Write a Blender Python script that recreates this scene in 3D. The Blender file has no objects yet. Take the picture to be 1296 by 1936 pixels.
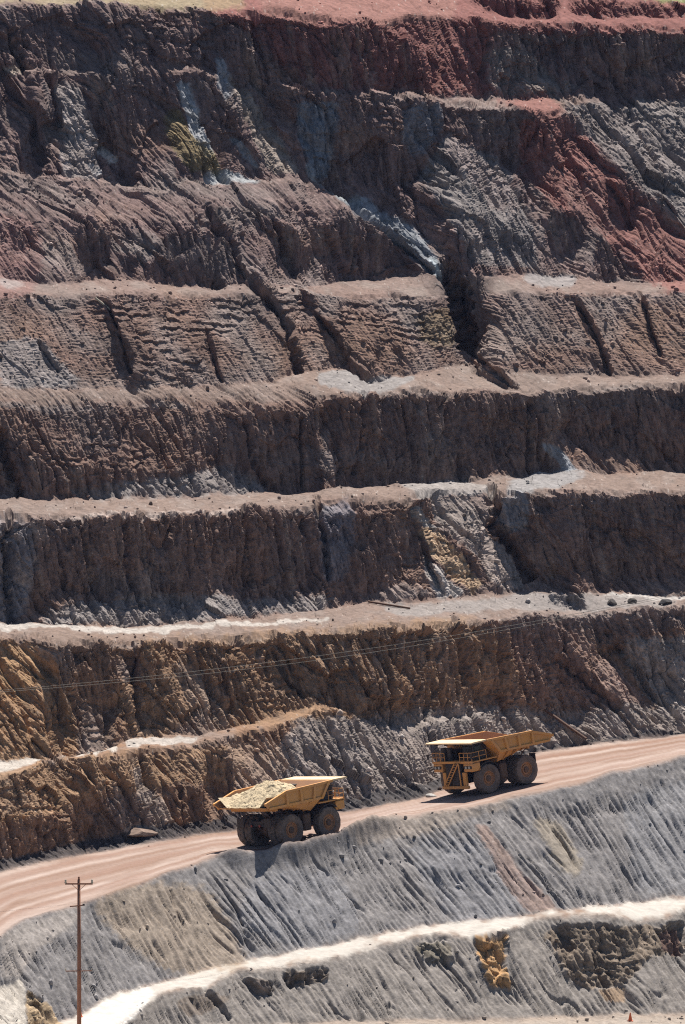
import bpy, bmesh, math, random
import numpy as np
from mathutils import Vector, Matrix

# ------------------------------------------------------------------ camera, sky, sun, exposure
S = bpy.context.scene
F_PX, CX, CY = 22000.0, 648.0, 968.0          # focal length in photo pixels, image centre
PITCH = math.radians(4.167)                     # camera looks this far below the horizon
CAM_Z = 124.9                                 # camera height above the haul road
cam_d = bpy.data.cameras.new('camera')
cam_d.sensor_fit = 'VERTICAL'
cam_d.angle = 2 * math.atan(968.0 / F_PX)
cam_d.clip_start, cam_d.clip_end = 1.0, 6000.0
cam = bpy.data.objects.new('camera', cam_d)
cam.location = (0, 0, CAM_Z)
cam.rotation_euler = (math.pi / 2 - PITCH, 0, 0)
S.collection.objects.link(cam)
S.camera = cam

SUN_EL, SUN_AZ = math.radians(61.5), math.radians(14)   # azimuth from +Y towards +X: high, behind the pit wall
world = bpy.data.worlds.new('World')
S.world = world
world.use_nodes = True
wn = world.node_tree
sky = wn.nodes.new('ShaderNodeTexSky')
sky.sky_type = 'NISHITA'
sky.sun_disc = False
sky.sun_elevation = SUN_EL
sky.sun_rotation = SUN_AZ
wn.links.new(sky.outputs['Color'], wn.nodes['Background'].inputs['Color'])
wn.nodes['Background'].inputs['Strength'].default_value = 0.05
sl = bpy.data.lights.new('sun', 'SUN')
sl.energy = 5.0
sl.angle = math.radians(0.53)
sl.color = (1.0, 0.94, 0.86)
sun = bpy.data.objects.new('sun', sl)
sd = Vector((math.sin(SUN_AZ) * math.cos(SUN_EL), math.cos(SUN_AZ) * math.cos(SUN_EL), math.sin(SUN_EL)))
sun.rotation_euler = sd.to_track_quat('Z', 'Y').to_euler()
sun.location = sd * 300 + Vector((0, 1300, 0))
S.collection.objects.link(sun)
S.view_settings.view_transform = 'Standard'
S.view_settings.look = 'None'
S.view_settings.exposure = 0.6
S.view_settings.gamma = 1.0
S.cycles.use_denoising = False
S.cycles.filter_width = 1.15
S.cycles.max_bounces = 5
S.cycles.diffuse_bounces = 1
C = S.collection

# ------------------------------------------------------------------ numpy noise
_rng = np.random.default_rng(7)
_perm = _rng.permutation(256).astype(np.int32)
_perm = np.concatenate([_perm, _perm, _perm])
_ang = _rng.uniform(0, 2 * np.pi, 256)
_gx, _gy = np.cos(_ang).astype(np.float32), np.sin(_ang).astype(np.float32)

def pn(x, y, seed=0):
    """2-D gradient noise, about -0.7..0.7, scaled to about -1..1"""
    x = np.asarray(x, np.float32) + seed * 17.37
    y = np.asarray(y, np.float32) + seed * 9.13
    xf, yf = np.floor(x), np.floor(y)
    xi, yi = xf.astype(np.int32) & 255, yf.astype(np.int32) & 255
    fx, fy = x - xf, y - yf
    u = fx * fx * fx * (fx * (fx * 6 - 15) + 10)
    v = fy * fy * fy * (fy * (fy * 6 - 15) + 10)
    a = _perm[xi] + yi
    b = _perm[xi + 1] + yi
    h00, h01, h10, h11 = _perm[a], _perm[a + 1], _perm[b], _perm[b + 1]
    n00 = _gx[h00] * fx + _gy[h00] * fy
    n10 = _gx[h10] * (fx - 1) + _gy[h10] * fy
    n01 = _gx[h01] * fx + _gy[h01] * (fy - 1)
    n11 = _gx[h11] * (fx - 1) + _gy[h11] * (fy - 1)
    return 1.4 * ((n00 * (1 - u) + n10 * u) * (1 - v) + (n01 * (1 - u) + n11 * u) * v)

def fbm(x, y, oct=4, seed=0, gain=0.5):
    r, a = 0, 1.0
    for k in range(oct):
        r = r + a * pn(x, y, seed + k * 3)
        x, y, a = x * 2.03, y * 2.03, a * gain
    return r

def ridge(x, y, seed=0):
    return 1 - np.abs(pn(x, y, seed)) * 1.6        # sharp crests near 1

def billow(x, y, seed=0):
    return np.abs(pn(x, y, seed)) * 1.6            # rounded ribs between sharp gullies

def facets(x, y, seed=0):
    """broken rock: every cell is a tilted plane at its own depth; also returns the closeness to a joint"""
    x = np.asarray(x, np.float32) + seed * 13.7; y = np.asarray(y, np.float32) + seed * 7.9
    xf, yf = np.floor(x), np.floor(y)
    xi, yi = xf.astype(np.int32), yf.astype(np.int32)
    fx, fy = x - xf, y - yf
    b1 = np.full(x.shape, 9, np.float32); b2 = b1.copy(); val = np.zeros(x.shape, np.float32)
    for i in (-1, 0, 1):
        for j in (-1, 0, 1):
            h = _perm[(_perm[(xi + i) & 255] + yi + j) & 255]
            h2 = _perm[h + 37]
            ox = i + (h / 255.0).astype(np.float32) - fx; oy = j + (h2 / 255.0).astype(np.float32) - fy
            d = ox * ox + oy * oy
            h3 = _perm[h2 + 91]
            v = (h3 / 127.5 - 1).astype(np.float32) + 0.9 * (_gx[h2] * ox + _gy[h3] * oy)
            near = d < b1
            b2 = np.where(near, b1, np.minimum(b2, d))
            val = np.where(near, v, val)
            b1 = np.where(near, d, b1)
    return val, 1 - np.clip((np.sqrt(b2) - np.sqrt(b1)) / 0.16, 0, 1)

def groove(x, y, w, seed=0):
    return np.clip(1 - np.abs(pn(x, y, seed)) / w, 0, 1)     # narrow V-shaped gullies

def sstep(a, b, x):
    t = np.clip((x - a) / (b - a), 0, 1)
    return t * t * (3 - 2 * t)

def blur(m, r):
    if r < 1: return m
    r = int(r)
    for _ in range(2):
        for ax in (0, 1):
            p = np.pad(m, [(r + 1, r) if k == ax else (0, 0) for k in (0, 1)], mode='edge')
            c = np.cumsum(p, axis=ax, dtype=np.float64)
            n = m.shape[ax]
            hi = np.take(c, np.arange(2 * r + 1, 2 * r + 1 + n), axis=ax)
            lo = np.take(c, np.arange(0, n), axis=ax)
            m = ((hi - lo) / (2 * r + 1)).astype(np.float32)
    return m

# ------------------------------------------------------------------ survey of the pit: lines of crest and toe, then cliffs
# (x, row) pairs are directions from the viewpoint of the survey; distance comes from the slope of the ground, integrated upward.
LINES = [
 ('toe0', [(-360,2010),(0,1985),(150,1968),(300,1946),(700,1932),(1000,1926),(1296,1916),(1656,1900)]),
 ('crestL', [(-360,2060),(0,2010),(100,1978),(200,1945),(250,1918),(270,1900),(310,1875),(390,1867),(415,1851),(450,1831),(500,1833),(535,1826),(575,1816),(648,1806),(723,1783),(793,1768),(823,1763),(868,1771),(893,1773),(968,1756),(1018,1733),(1088,1728),(1148,1728),(1203,1738),(1263,1731),(1296,1713),(1400,1690),(1656,1640)]),
 ('toeM', [(-360,1990),(0,1950),(100,1935),(165,1910),(190,1891),(240,1876),(300,1857),(380,1836),(440,1824),(500,1808),(575,1795),(648,1781),(748,1760),(848,1745),(948,1735),(1018,1725),(1098,1717),(1198,1707),(1296,1697),(1400,1672),(1656,1615)]),
 ('crestM', [(-360,1880),(-100,1810),(0,1772),(22,1753),(50,1741),(100,1726),(165,1706),(250,1676),(300,1658),(375,1632),(400,1622),(450,1623),(500,1620),(574,1613),(602,1604),(646,1590),(678,1574),(748,1548),(823,1538),(898,1526),(973,1506),(1063,1488),(1148,1466),(1223,1446),(1296,1430),(1656,1352)]),
 ('roadF', [(-360,1722),(0,1650),(100,1628),(200,1608),(300,1591),(440,1571),(548,1553),(648,1537),(723,1524),(803,1508),(900,1468),(960,1442),(1013,1424),(1148,1406),(1296,1389),(1656,1345)]),
 ('toeA', [(-360,1698),(0,1626),(100,1603),(165,1586),(300,1563),(435,1548),(548,1526),(648,1505),(723,1490),(803,1478),(900,1448),(960,1424),(1013,1410),(1148,1395),(1296,1378),(1656,1330)]),
 ('crestA', [(-360,1500),(0,1470),(50,1456),(90,1438),(175,1428),(220,1426),(300,1416),(370,1402),(440,1388),(500,1376),(550,1357),(600,1347),(648,1343),(688,1355),(748,1376),(813,1362),(883,1362),(928,1338),(1008,1358),(1093,1366),(1113,1342),(1296,1326),(1656,1290)]),
 ('toeB', [(-360,1452),(0,1440),(85,1434),(140,1424),(200,1414),(250,1401),(290,1394),(370,1390),(450,1370),(500,1362),(550,1346),(600,1338),(648,1338),(688,1353),(748,1374),(813,1360),(883,1360),(928,1336),(1008,1356),(1093,1364),(1113,1340),(1296,1324),(1656,1288)]),
 ('crestB', [(-360,1215),(0,1204),(60,1200),(125,1215),(180,1206),(240,1216),(320,1212),(420,1205),(560,1196),(648,1188),(783,1181),(948,1170),(1060,1164),(1133,1159),(1200,1156),(1296,1141),(1656,1120)]),
 ('toeC', [(-360,1172),(0,1172),(90,1179),(250,1184),(400,1179),(480,1168),(620,1150),(700,1140),(850,1134),(950,1122),(1030,1108),(1100,1120),(1200,1124),(1296,1124),(1656,1110)]),
 ('crestC', [(-360,985),(0,978),(20,975),(105,974),(250,972),(450,967),(465,955),(500,962),(590,957),(600,942),(648,944),(713,944),(773,948),(800,930),(860,924),(920,928),(943,932),(998,935),(1198,931),(1296,930),(1656,925)]),
 ('toeD', [(-360,935),(0,936),(90,945),(200,942),(350,937),(450,934),(525,927),(575,930),(600,925),(648,917),(733,912),(848,909),(898,904),(998,891),(1068,883),(1123,894),(1296,895),(1656,890)]),
 ('crestD', [(-360,760),(0,752),(100,764),(200,758),(350,752),(480,760),(590,756),(648,745),(748,740),(848,744),(998,745),(1073,739),(1296,729),(1656,720)]),
 ('toeE', [(-360,733),(0,732),(245,731),(350,730),(475,725),(550,712),(600,702),(648,694),(713,714),(788,709),(873,690),(948,700),(1088,709),(1296,710),(1656,705)]),
 ('crestE', [(-360,556),(0,555),(250,554),(480,557),(560,552),(648,555),(760,556),(843,562),(880,556),(913,554),(1100,553),(1296,554),(1656,550)]),
 ('toeF', [(-360,520),(0,525),(125,537),(240,525),(360,540),(425,542),(465,535),(560,540),(648,532),(723,525),(813,512),(860,514),(918,517),(968,520),(1023,515),(1098,525),(1148,534),(1296,534),(1656,530)]),
 ('crestF', [(-360,335),(0,332),(75,328),(175,334),(250,346),(300,356),(350,348),(485,340),(575,347),(648,372),(700,392),(760,420),(830,470),(860,430),(960,400),(1100,380),(1296,390),(1656,380)]),
 ('toeG', [(-360,318),(0,320),(75,320),(175,326),(250,339),(300,349),(350,339),(485,332),(575,339),(648,364),(700,384),(760,412),(830,464),(860,426),(960,396),(1100,376),(1296,386),(1656,376)]),
 ('crestG', [(-360,150),(0,148),(85,141),(150,131),(250,126),(320,131),(400,135),(500,150),(600,172),(648,176),(798,183),(888,196),(968,204),(1040,215),(1130,205),(1296,200),(1656,195)]),
 ('toeH', [(-360,138),(0,140),(85,136),(150,126),(250,121),(320,126),(400,131),(500,146),(600,166),(648,169),(798,174),(888,183),(968,186),(1040,185),(1130,185),(1296,188),(1656,185)]),
 ('crestH', [(-360,8),(0,6),(190,9),(300,19),(500,20),(648,40),(713,45),(780,38),(848,31),(930,45),(1000,48),(1296,57),(1656,62)]),
]
# slope of the ground (degrees, measured in the viewing plane) from the bottom edge up: one more entry than LINES
SLOPES = [3, 30, 1.5, 30, 'road', 24, 38, 3, 41, 4, 34, 5, 34, 7, 39, 6, 37, 10, 57, 5, 60, 12]
FACES = [1, 3, 6, 8, 10, 12, 14, 16, 18, 20]
# foot of the steep upper cliff of a face (segment, line): between it and the crest the ground is a cliff
CLIFFS = [
 (10, 73, [(-360,1160),(0,1172),(20,1172),(70,1152),(110,1104),(150,1132),(210,1116),(270,1144),(300,1122),(350,1142),(395,1136),(415,1092),(440,1100),(480,1132),(510,1130),(580,1106),(610,1072),(625,1124),(713,1118),(758,1100),(768,1062),(818,1082),(826,960),(850,930),(930,930),(940,1000),(1000,1090),(1078,1096),(1093,1066),(1138,1090),(1208,1094),(1296,1092),(1656,1080)]),
 (12, 73, [(-360,930),(0,930),(70,936),(200,934),(270,908),(350,902),(420,876),(460,894),(530,926),(590,930),(648,918),(760,914),(888,902),(998,889),(1020,870),(1063,815),(1110,835),(1198,857),(1296,876),(1656,870)]),
 (8, 65, [(-360,1420),(0,1250),(60,1240),(140,1330),(200,1340),(240,1380),(300,1360),(340,1310),(440,1330),(500,1300),(580,1320),(648,1336),(698,1372),(748,1374),(813,1357),(883,1357),(928,1333),(1008,1353),(1018,1337),(1093,1361),(1113,1320),(1178,1300),(1248,1290),(1296,1270),(1656,1250)]),
]
# patches: (slope in degrees, feather in px, outline)
CL, TA = 74, 38
PATCHES = [
 # lit rounded shoulders under crests
 (22, 6, [(-360,735),(0,733),(245,732),(350,731),(475,726),(560,722),(600,735),(610,760),(560,775),(470,778),(350,768),(200,775),(100,782),(0,765),(-360,765)]),
 (24, 5, [(-360,330),(0,330),(180,335),(250,350),(300,360),(350,350),(490,343),(580,350),(650,378),(700,400),(640,405),(560,395),(500,390),(420,395),(360,410),(300,415),(200,420),(60,415),(-360,420)]),
 (24, 5, [(20,976),(450,968),(590,958),(600,942),(770,950),(760,962),(600,966),(450,974),(20,980)]),
 # top face
 (56, 6, [(0,10),(190,12),(300,22),(385,30),(400,100),(320,125),(150,120),(52,130),(45,70),(0,40)]),
 (46, 3, [(-100,150),(0,150),(55,152),(68,300),(70,322),(0,322),(-100,322)]),
 (40, 3, [(66,155),(95,152),(112,235),(128,322),(86,322),(84,240)]),
 (38, 3, [(110,146),(150,152),(172,202),(190,270),(216,305),(226,328),(140,325),(118,250)]),
 (60, 4, [(890,2),(930,-8),(1060,5),(1050,25),(1000,28),(930,22)]),
 (62, 4, [(1075,5),(1120,2),(1180,10),(1290,14),(1290,28),(1180,26),(1090,22)]),
 (8, 4, [(-360,8),(470,14),(520,-2),(-360,-10)]),
 (CL, 3, [(0,50),(20,58),(45,110),(52,140),(20,138),(0,138)]),
 (CL, 4, [(375,30),(500,26),(650,48),(720,46),(760,75),(800,120),(832,165),(650,168),(600,165),(562,140),(540,128),(530,160),(560,180),(600,190),(590,250),(580,300),(625,345),(600,350),(575,310),(500,215),(480,180),(415,105),(392,95)]),
 (CL, 4, [(600,190),(640,185),(690,215),(720,250),(790,235),(832,240),(800,260),(770,310),(735,355),(690,340),(650,325),(635,350),(600,330),(590,250)]),
 (CL, 3, [(772,195),(882,195),(852,238),(840,252),(820,258),(800,240),(780,225)]),
 (CL, 3, [(882,200),(970,205),(1000,215),(1040,240),(1046,270),(1036,300),(1010,306),(975,290),(960,300),(930,290),(890,260),(875,235)]),
 (CL, 4, [(852,34),(920,47),(1000,50),(1296,60),(1500,62),(1500,110),(1296,100),(1270,110),(1240,140),(1180,135),(1185,160),(1195,180),(1130,166),(1090,166),(1060,145),(1030,115),(1000,105),(975,98),(945,80),(925,80),(920,150),(914,166),(885,112),(868,75)]),
 (34, 4, [(735,45),(850,36),(868,75),(885,112),(915,168),(840,168),(800,120),(765,75)]),
 (CL, 4, [(140,150),(200,146),(240,190),(262,230),(250,240),(246,300),(246,332),(215,302),(190,270),(175,240),(170,200),(150,170)]),
 (63, 4, [(215,150),(320,148),(336,190),(330,230),(310,250),(270,222),(240,187)]),
 (CL, 3, [(350,285),(425,282),(432,320),(400,327),(350,312)]),
 (CL, 3, [(433,208),(490,230),(497,280),(480,312),(450,270),(440,240)]),
 (CL, 2, [(58,215),(70,200),(82,230),(80,300),(68,290)]),
 (CL, 2, [(92,150),(108,150),(112,200),(106,232),(97,215)]),
 (36, 3, [(405,100),(420,105),(480,180),(580,336),(500,336),(492,282),(440,200),(410,150)]),
 (36, 3, [(255,240),(300,255),(330,300),(340,345),(250,340),(248,290)]),
 # great cone and slide on the right
 (34, 4, [(848,248),(880,268),(960,300),(1000,310),(1060,300),(1100,262),(1180,350),(1296,470),(1296,530),(1148,532),(968,516),(835,500),(832,460),(830,370),(775,350),(820,290)]),
 (32, 4, [(1050,190),(1500,190),(1500,380),(1290,420),(1230,370),(1180,345),(1110,262)]),
 (CL, 3, [(936,428),(970,438),(1012,470),(1022,502),(990,492),(950,470)]),
 (CL, 3, [(1030,398),(1100,398),(1108,430),(1092,470),(1060,487),(1035,460)]),
 (64, 3, [(1125,455),(1180,450),(1222,522),(1130,526)]),
 (CL, 3, [(1148,338),(1180,348),(1202,390),(1192,422),(1160,392)]),
 (CL, 3, [(1233,358),(1260,366),(1280,402),(1300,445),(1262,430),(1240,402)]),
 (70, 3, [(840,440),(865,420),(900,450),(915,500),(860,512),(842,490)]),
 (42, 3, [(330,145),(360,150),(395,215),(428,286),(402,293),(360,240)]),
 (46, 3, [(312,222),(335,200),(395,268),(345,285)]),
 # face F
 (72, 4, [(138,432),(200,448),(212,490),(176,512),(150,482)]),
 (72, 4, [(222,474),(262,480),(252,516),(224,502)]),
 (66, 5, [(310,428),(420,438),(427,500),(412,540),(330,531),(250,516),(300,480)]),
 (CL, 3, [(398,395),(420,415),(440,460),(458,526),(440,520),(425,470),(405,430)]),
 (CL, 3, [(498,408),(560,428),(592,470),(592,502),(550,502),(528,470),(508,440)]),
 (CL, 4, [(588,428),(650,412),(700,424),(760,455),(812,508),(720,524),(660,520),(640,482),(600,472)]),
 (68, 3, [(20,430),(60,420),(75,445),(40,470),(20,465)]),
 (70, 3, [(700,375),(740,372),(775,405),(780,430),(740,415)]),
 (CL, 2, [(830,512),(860,512),(912,520),(914,600),(906,642),(890,662),(872,655),(864,600),(850,560)]),
 (CL, 2, [(893,668),(905,690),(950,700),(978,736),(950,726),(900,704)]),
 # face E
 (CL, 2, [(472,533),(515,545),(541,600),(543,622),(525,602),(495,566)]),
 (CL, 2, [(536,628),(560,650),(571,682),(568,706),(554,700),(544,660)]),
 (CL, 2, [(558,538),(596,554),(596,592),(580,586)]),
 (CL, 2, [(598,593),(632,610),(650,650),(660,690),(628,672),(610,632)]),
 (CL, 2, [(648,660),(684,700),(738,718),(690,714)]),
 (CL, 3, [(212,628),(240,640),(259,670),(241,697),(221,690)]),
 (CL, 2, [(242,700),(280,704),(297,731),(242,731)]),
 (70, 2, [(188,566),(204,568),(232,640),(214,632)]),
 (CL, 2, [(1080,562),(1092,568),(1134,630),(1157,706),(1142,702),(1118,632)]),
 (70, 2, [(1208,555),(1217,555),(1252,670),(1242,670)]),
 (70, 2, [(1098,665),(1120,670),(1140,695),(1110,685)]),
 (66, 2, [(385,620),(396,620),(424,720),(410,720)]),
 (66, 2, [(70,645),(84,645),(114,697),(100,697)]),
 (66, 2, [(325,690),(340,690),(362,730),(345,728)]),
 (66, 2, [(350,670),(375,675),(386,710),(362,700)]),
 (66, 2, [(705,640),(718,640),(726,682),(712,680)]),
 (66, 2, [(744,655),(756,650),(764,690),(750,690)]),
 # face D
 (40, 3, [(600,815),(624,805),(642,850),(640,915),(610,915)]),
 (40, 3, [(722,828),(752,838),(757,872),(734,868)]),
 (48, 4, [(885,838),(990,845),(996,902),(888,898)]),
 (CL, 3, [(998,760),(1022,800),(1052,840),(1078,884),(1010,884),(1000,850)]),
 (50, 6, [(0,765),(200,770),(420,775),(440,830),(380,870),(280,890),(100,880),(40,850)]),
 # face C
 (CL, 2, [(780,955),(790,955),(818,1070),(842,1122),(828,1122),(806,1070)]),
 (35, 3, [(798,998),(830,998),(872,1050),(912,1112),(890,1126),(860,1100),(820,1050)]),
 (CL, 2, [(833,1003),(870,1028),(917,1085),(922,1106),(904,1100),(858,1050)]),
 (36, 2, [(820,930),(880,930),(1002,1100),(1000,1118),(925,1120),(930,1085),(880,1020),(830,985)]),
 (70, 2, [(868,985),(890,1000),(930,1055),(922,1060),(885,1025)]),
 (70, 2, [(890,1010),(905,1038),(962,1092),(966,1112),(930,1082)]),
 (CL, 2, [(918,920),(946,934),(948,1000),(977,1035),(1007,1087),(995,1092),(960,1052),(926,1002),(936,960)]),
 # face B
 (44, 4, [(-360,1215),(0,1210),(60,1215),(90,1280),(120,1400),(80,1430),(-360,1445)]),
 (CL, 3, [(58,1222),(125,1222),(131,1290),(112,1322),(96,1290),(84,1250)]),
 (72, 3, [(92,1290),(125,1300),(152,1342),(140,1372),(110,1362)]),
 (70, 3, [(133,1223),(200,1238),(242,1300),(237,1346),(200,1332),(160,1290)]),
 (40, 3, [(140,1300),(190,1330),(250,1395),(200,1412),(140,1422),(130,1380)]),
 (38, 3, [(215,1230),(245,1225),(255,1290),(262,1370),(240,1340),(235,1280)]),
 (CL, 2, [(254,1222),(262,1225),(266,1300),(300,1318),(317,1350),(280,1377),(264,1362)]),
 (42, 4, [(285,1220),(330,1225),(420,1330),(450,1365),(380,1385),(330,1300)]),
 (44, 4, [(440,1215),(480,1215),(560,1310),(520,1350),(470,1290)]),
 (CL, 3, [(318,1255),(350,1262),(372,1300),(345,1300)]),
 (CL, 3, [(470,1235),(530,1225),(545,1262),(500,1268)]),
 (CL, 3, [(1056,1248),(1072,1250),(1130,1300),(1172,1342),(1150,1338),(1095,1300)]),
 (CL, 3, [(1140,1190),(1160,1190),(1210,1250),(1254,1326),(1236,1322),(1185,1262)]),
 (44, 4, [(930,1215),(990,1210),(1050,1280),(1000,1290)]),
 (42, 5, [(1080,1200),(1140,1200),(1230,1320),(1180,1330),(1120,1290)]),
 # face A
 (74, 3, [(-200,1570),(0,1545),(60,1538),(100,1540),(142,1560),(142,1592),(60,1612),(0,1622),(-200,1660)]),
 (74, 3, [(140,1500),(200,1470),(240,1465),(276,1510),(276,1562),(260,1578),(142,1590)]),
 (CL, 3, [(384,1418),(430,1414),(447,1440),(442,1502),(400,1502)]),
 (CL, 3, [(348,1488),(386,1490),(392,1547),(365,1552)]),
 (68, 3, [(298,1470),(330,1476),(345,1530),(320,1540)]),
 (68, 3, [(150,1440),(170,1440),(185,1470),(165,1470)]),
 (CL, 2, [(1035,1122),(1060,1120),(1095,1122),(1110,1148),(1080,1146),(1040,1136)]),
 # lower face
 (51, 6, [(1052,1745),(1212,1752),(1202,1830),(1180,1862),(1110,1872),(1075,1846),(1068,1790)]),
 (58, 3, [(893,1772),(963,1766),(960,1810),(968,1872),(925,1862),(908,1820)]),
 (CL, 2, [(1072,1838),(1110,1850),(1114,1869),(1084,1862)]),
 (70, 3, [(468,1850),(522,1855),(512,1887),(480,1877)]),
 (70, 3, [(538,1836),(622,1832),(616,1856),(550,1864)]),
 (CL, 2, [(388,1870),(398,1868),(440,1925),(428,1925)]),
 (56, 3, [(1240,1745),(1296,1742),(1290,1800),(1250,1800)]),
 (74, 2, [(50,1870),(62,1872),(92,1916),(78,1916)]),
 (8, 3, [(-200,1880),(0,1862),(44,1850),(52,1880),(50,1940),(0,1940),(-200,1950)]),
]
CLEFTS = [  # (half width px, depth m, course)
 (17, 5.0, [(840,505),(868,545),(876,600),(888,652)]), (9, 2.4, [(478,535),(520,580),(545,625),(566,702)]), (7, 1.8, [(1085,562),(1128,630),(1153,705)]),
 (5, 1.8, [(258,1222),(262,1300),(272,1370)]), (5, 1.4, [(1193,205),(1215,250),(1240,300),(1265,345)]), (5, 1.5, [(785,955),(812,1070),(838,1122)]),
 (11, 3.0, [(930,920),(945,1000),(975,1040),(1003,1090)]), (8, 1.8, [(600,595),(640,640),(655,690),(700,712)]), (9, 2.2, [(400,395),(440,460),(458,526)]),
 (6, 1.5, [(467,800),(485,880),(525,925)]), (5, 1.3, [(570,790),(575,925)]), (4, 1.2, [(848,745),(852,835)]), (5, 1.4, [(158,975),(165,1050),(185,1130)]),
 (6, 1.8, [(235,975),(245,1060),(268,1140)]), (6, 1.8, [(462,962),(472,1030),(483,1105)]), (6, 1.8, [(602,945),(615,1020),(622,1090)]), (8, 2.2, [(18,975),(20,1170)]),
 (12, 2.8, [(0,825),(15,880),(35,930)]), (10, 2.2, [(20,60),(45,135)]), (7, 1.6, [(95,150),(112,230)]), (7, 1.6, [(62,215),(78,300)]),
 (8, 1.7, [(1058,1250),(1110,1290),(1168,1340)]), (8, 1.7, [(1148,1195),(1200,1260),(1248,1325)]), (5, 1.2, [(388,1870),(435,1925)]),
 (5, 1.2, [(893,672),(940,705),(975,732)]), (6, 1.4, [(690,745),(688,800),(680,890)]), (5, 1.2, [(760,745),(775,830)]), (7, 1.8, [(1003,760),(1003,880)]),
 (6, 1.5, [(1150,345),(1180,385),(1192,420)]), (7, 1.8, [(640,360),(700,410),(770,470),(815,512)]), (7, 1.6, [(515,410),(540,460),(560,510)]),
 (5, 1.3, [(130,1300),(150,1350),(165,1410)]), (5, 1.2, [(385,1260),(410,1310),(440,1340)]), (6, 1.3, [(520,1230),(545,1290),(575,1320)]), (5, 1.2, [(340,1490),(352,1560)]),
 (4, 1.0, [(213,1235),(235,1300)]), (6, 1.5, [(860,1175),(880,1240),(900,1300)]), (5, 1.2, [(700,1195),(730,1260),(745,1320)]),
 (5, 1.3, [(200,570),(225,630),(245,700)]), (4, 1.0, [(1210,555),(1248,670)]), (4, 1.0, [(390,620),(418,720)]), (4, 1.0, [(75,645),(110,697)]),
]
STRIKE = math.radians(40)                     # the wall runs away to the right by this angle
GRADE_X, GRADE_Y = 0.074, 0.0666               # haul road ramp, rising to the right and away

PX = np.arange(-360, 1658, 2).astype(np.float32)
RW = np.arange(-120, 2112, 2).astype(np.float32)
NC, NR = len(PX), len(RW)
gx, gy = np.meshgrid(PX, RW)                  # row index grows downward

def edge_noise(x, seed, amp):
    return amp * (pn(x / 46.0, x * 0 + seed, seed) + 0.6 * pn(x / 17.0, x * 0 + seed, seed + 5) + 0.35 * pn(x / 7.0, x * 0 + seed, seed + 9))

AMP = {'toe0': 2, 'crestL': 3, 'toeM': 5, 'crestM': 2.2, 'roadF': 1.5, 'toeA': 3.0, 'crestA': 4}
lines = []
for k, (nm, pts) in enumerate(LINES):
    xs, ys = zip(*pts)
    lines.append(np.interp(PX, xs, ys) + edge_noise(PX, 20 + k, AMP.get(nm, 4.0)))
for k in range(1, len(lines)):
    lines[k] = np.minimum(lines[k], lines[k - 1] - 0.5)
lines = np.array(lines, np.float32)
seg = np.zeros((NR, NC), np.int32)
for k in range(len(lines)):
    seg += (gy < lines[k][None, :]).astype(np.int32)
ROAD = 4
tan_t = np.zeros((NR, NC), np.float32)
for k, sv in enumerate(SLOPES):
    tan_t[seg == k] = GRADE_Y if sv == 'road' else math.tan(math.radians(sv))
warpx = gx + 5 * pn(gx / 40, gy / 40, 1) + 3 * pn(gx / 13, gy / 13, 2) + 2.5 * pn(gx / 6, gy / 6, 5)
warpy = gy + 5 * pn(gx / 40, gy / 40, 3) + 3 * pn(gx / 13, gy / 13, 4) + 2.5 * pn(gx / 6, gy / 6, 6)
for sk, ang, pts in CLIFFS:
    xs, ys = zip(*pts)
    foot = np.interp(warpx, xs, ys) + 10 * pn(gx / 14.0, gy / 40.0, sk) + 5 * pn(gx / 5.0, gy / 20.0, sk + 3)
    tan_t[(seg == sk) & (gy < foot)] = math.tan(math.radians(ang))

def inside(poly):
    p = np.array(poly, np.float32)
    c0 = max(0, int((p[:, 0].min() - 14 + 360) / 2)); c1 = min(NC, int((p[:, 0].max() + 14 + 360) / 2) + 1)
    r0 = max(0, int((p[:, 1].min() - 14 + 120) / 2)); r1 = min(NR, int((p[:, 1].max() + 14 + 120) / 2) + 1)
    x, y = warpx[r0:r1, c0:c1], warpy[r0:r1, c0:c1]
    m = np.zeros(x.shape, bool)
    for i in range(len(p)):
        (xa, ya), (xb, yb) = p[i], p[i - 1]
        if ya == yb: continue
        m ^= ((ya > y) != (yb > y)) & (x < (xb - xa) * (y - ya) / (yb - ya) + xa)
    return (slice(r0, r1), slice(c0, c1)), m

theta = np.degrees(np.arctan(tan_t))
for ang, fe, poly in PATCHES:
    w, m = inside(poly)
    full = np.zeros((NR, NC), np.float32)
    full[w] = m
    pad = 12
    rs = slice(max(0, w[0].start - pad), w[0].stop + pad); cs = slice(max(0, w[1].start - pad), w[1].stop + pad)
    a = blur(full[rs, cs], max(1, fe // 2))
    a = np.where(seg[rs, cs] == ROAD, 0, a)
    theta[rs, cs] = theta[rs, cs] * (1 - a) + ang * a
theta = np.clip(theta + np.where((theta > 25) & (theta < 60), 6 * pn(gx / 60, gy / 60, 40), 0), 1, 80)
tan_t = np.where(seg == ROAD, GRADE_Y - .05 * sstep(600, 850, gx), np.tan(np.radians(theta))).astype(np.float32)

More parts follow.
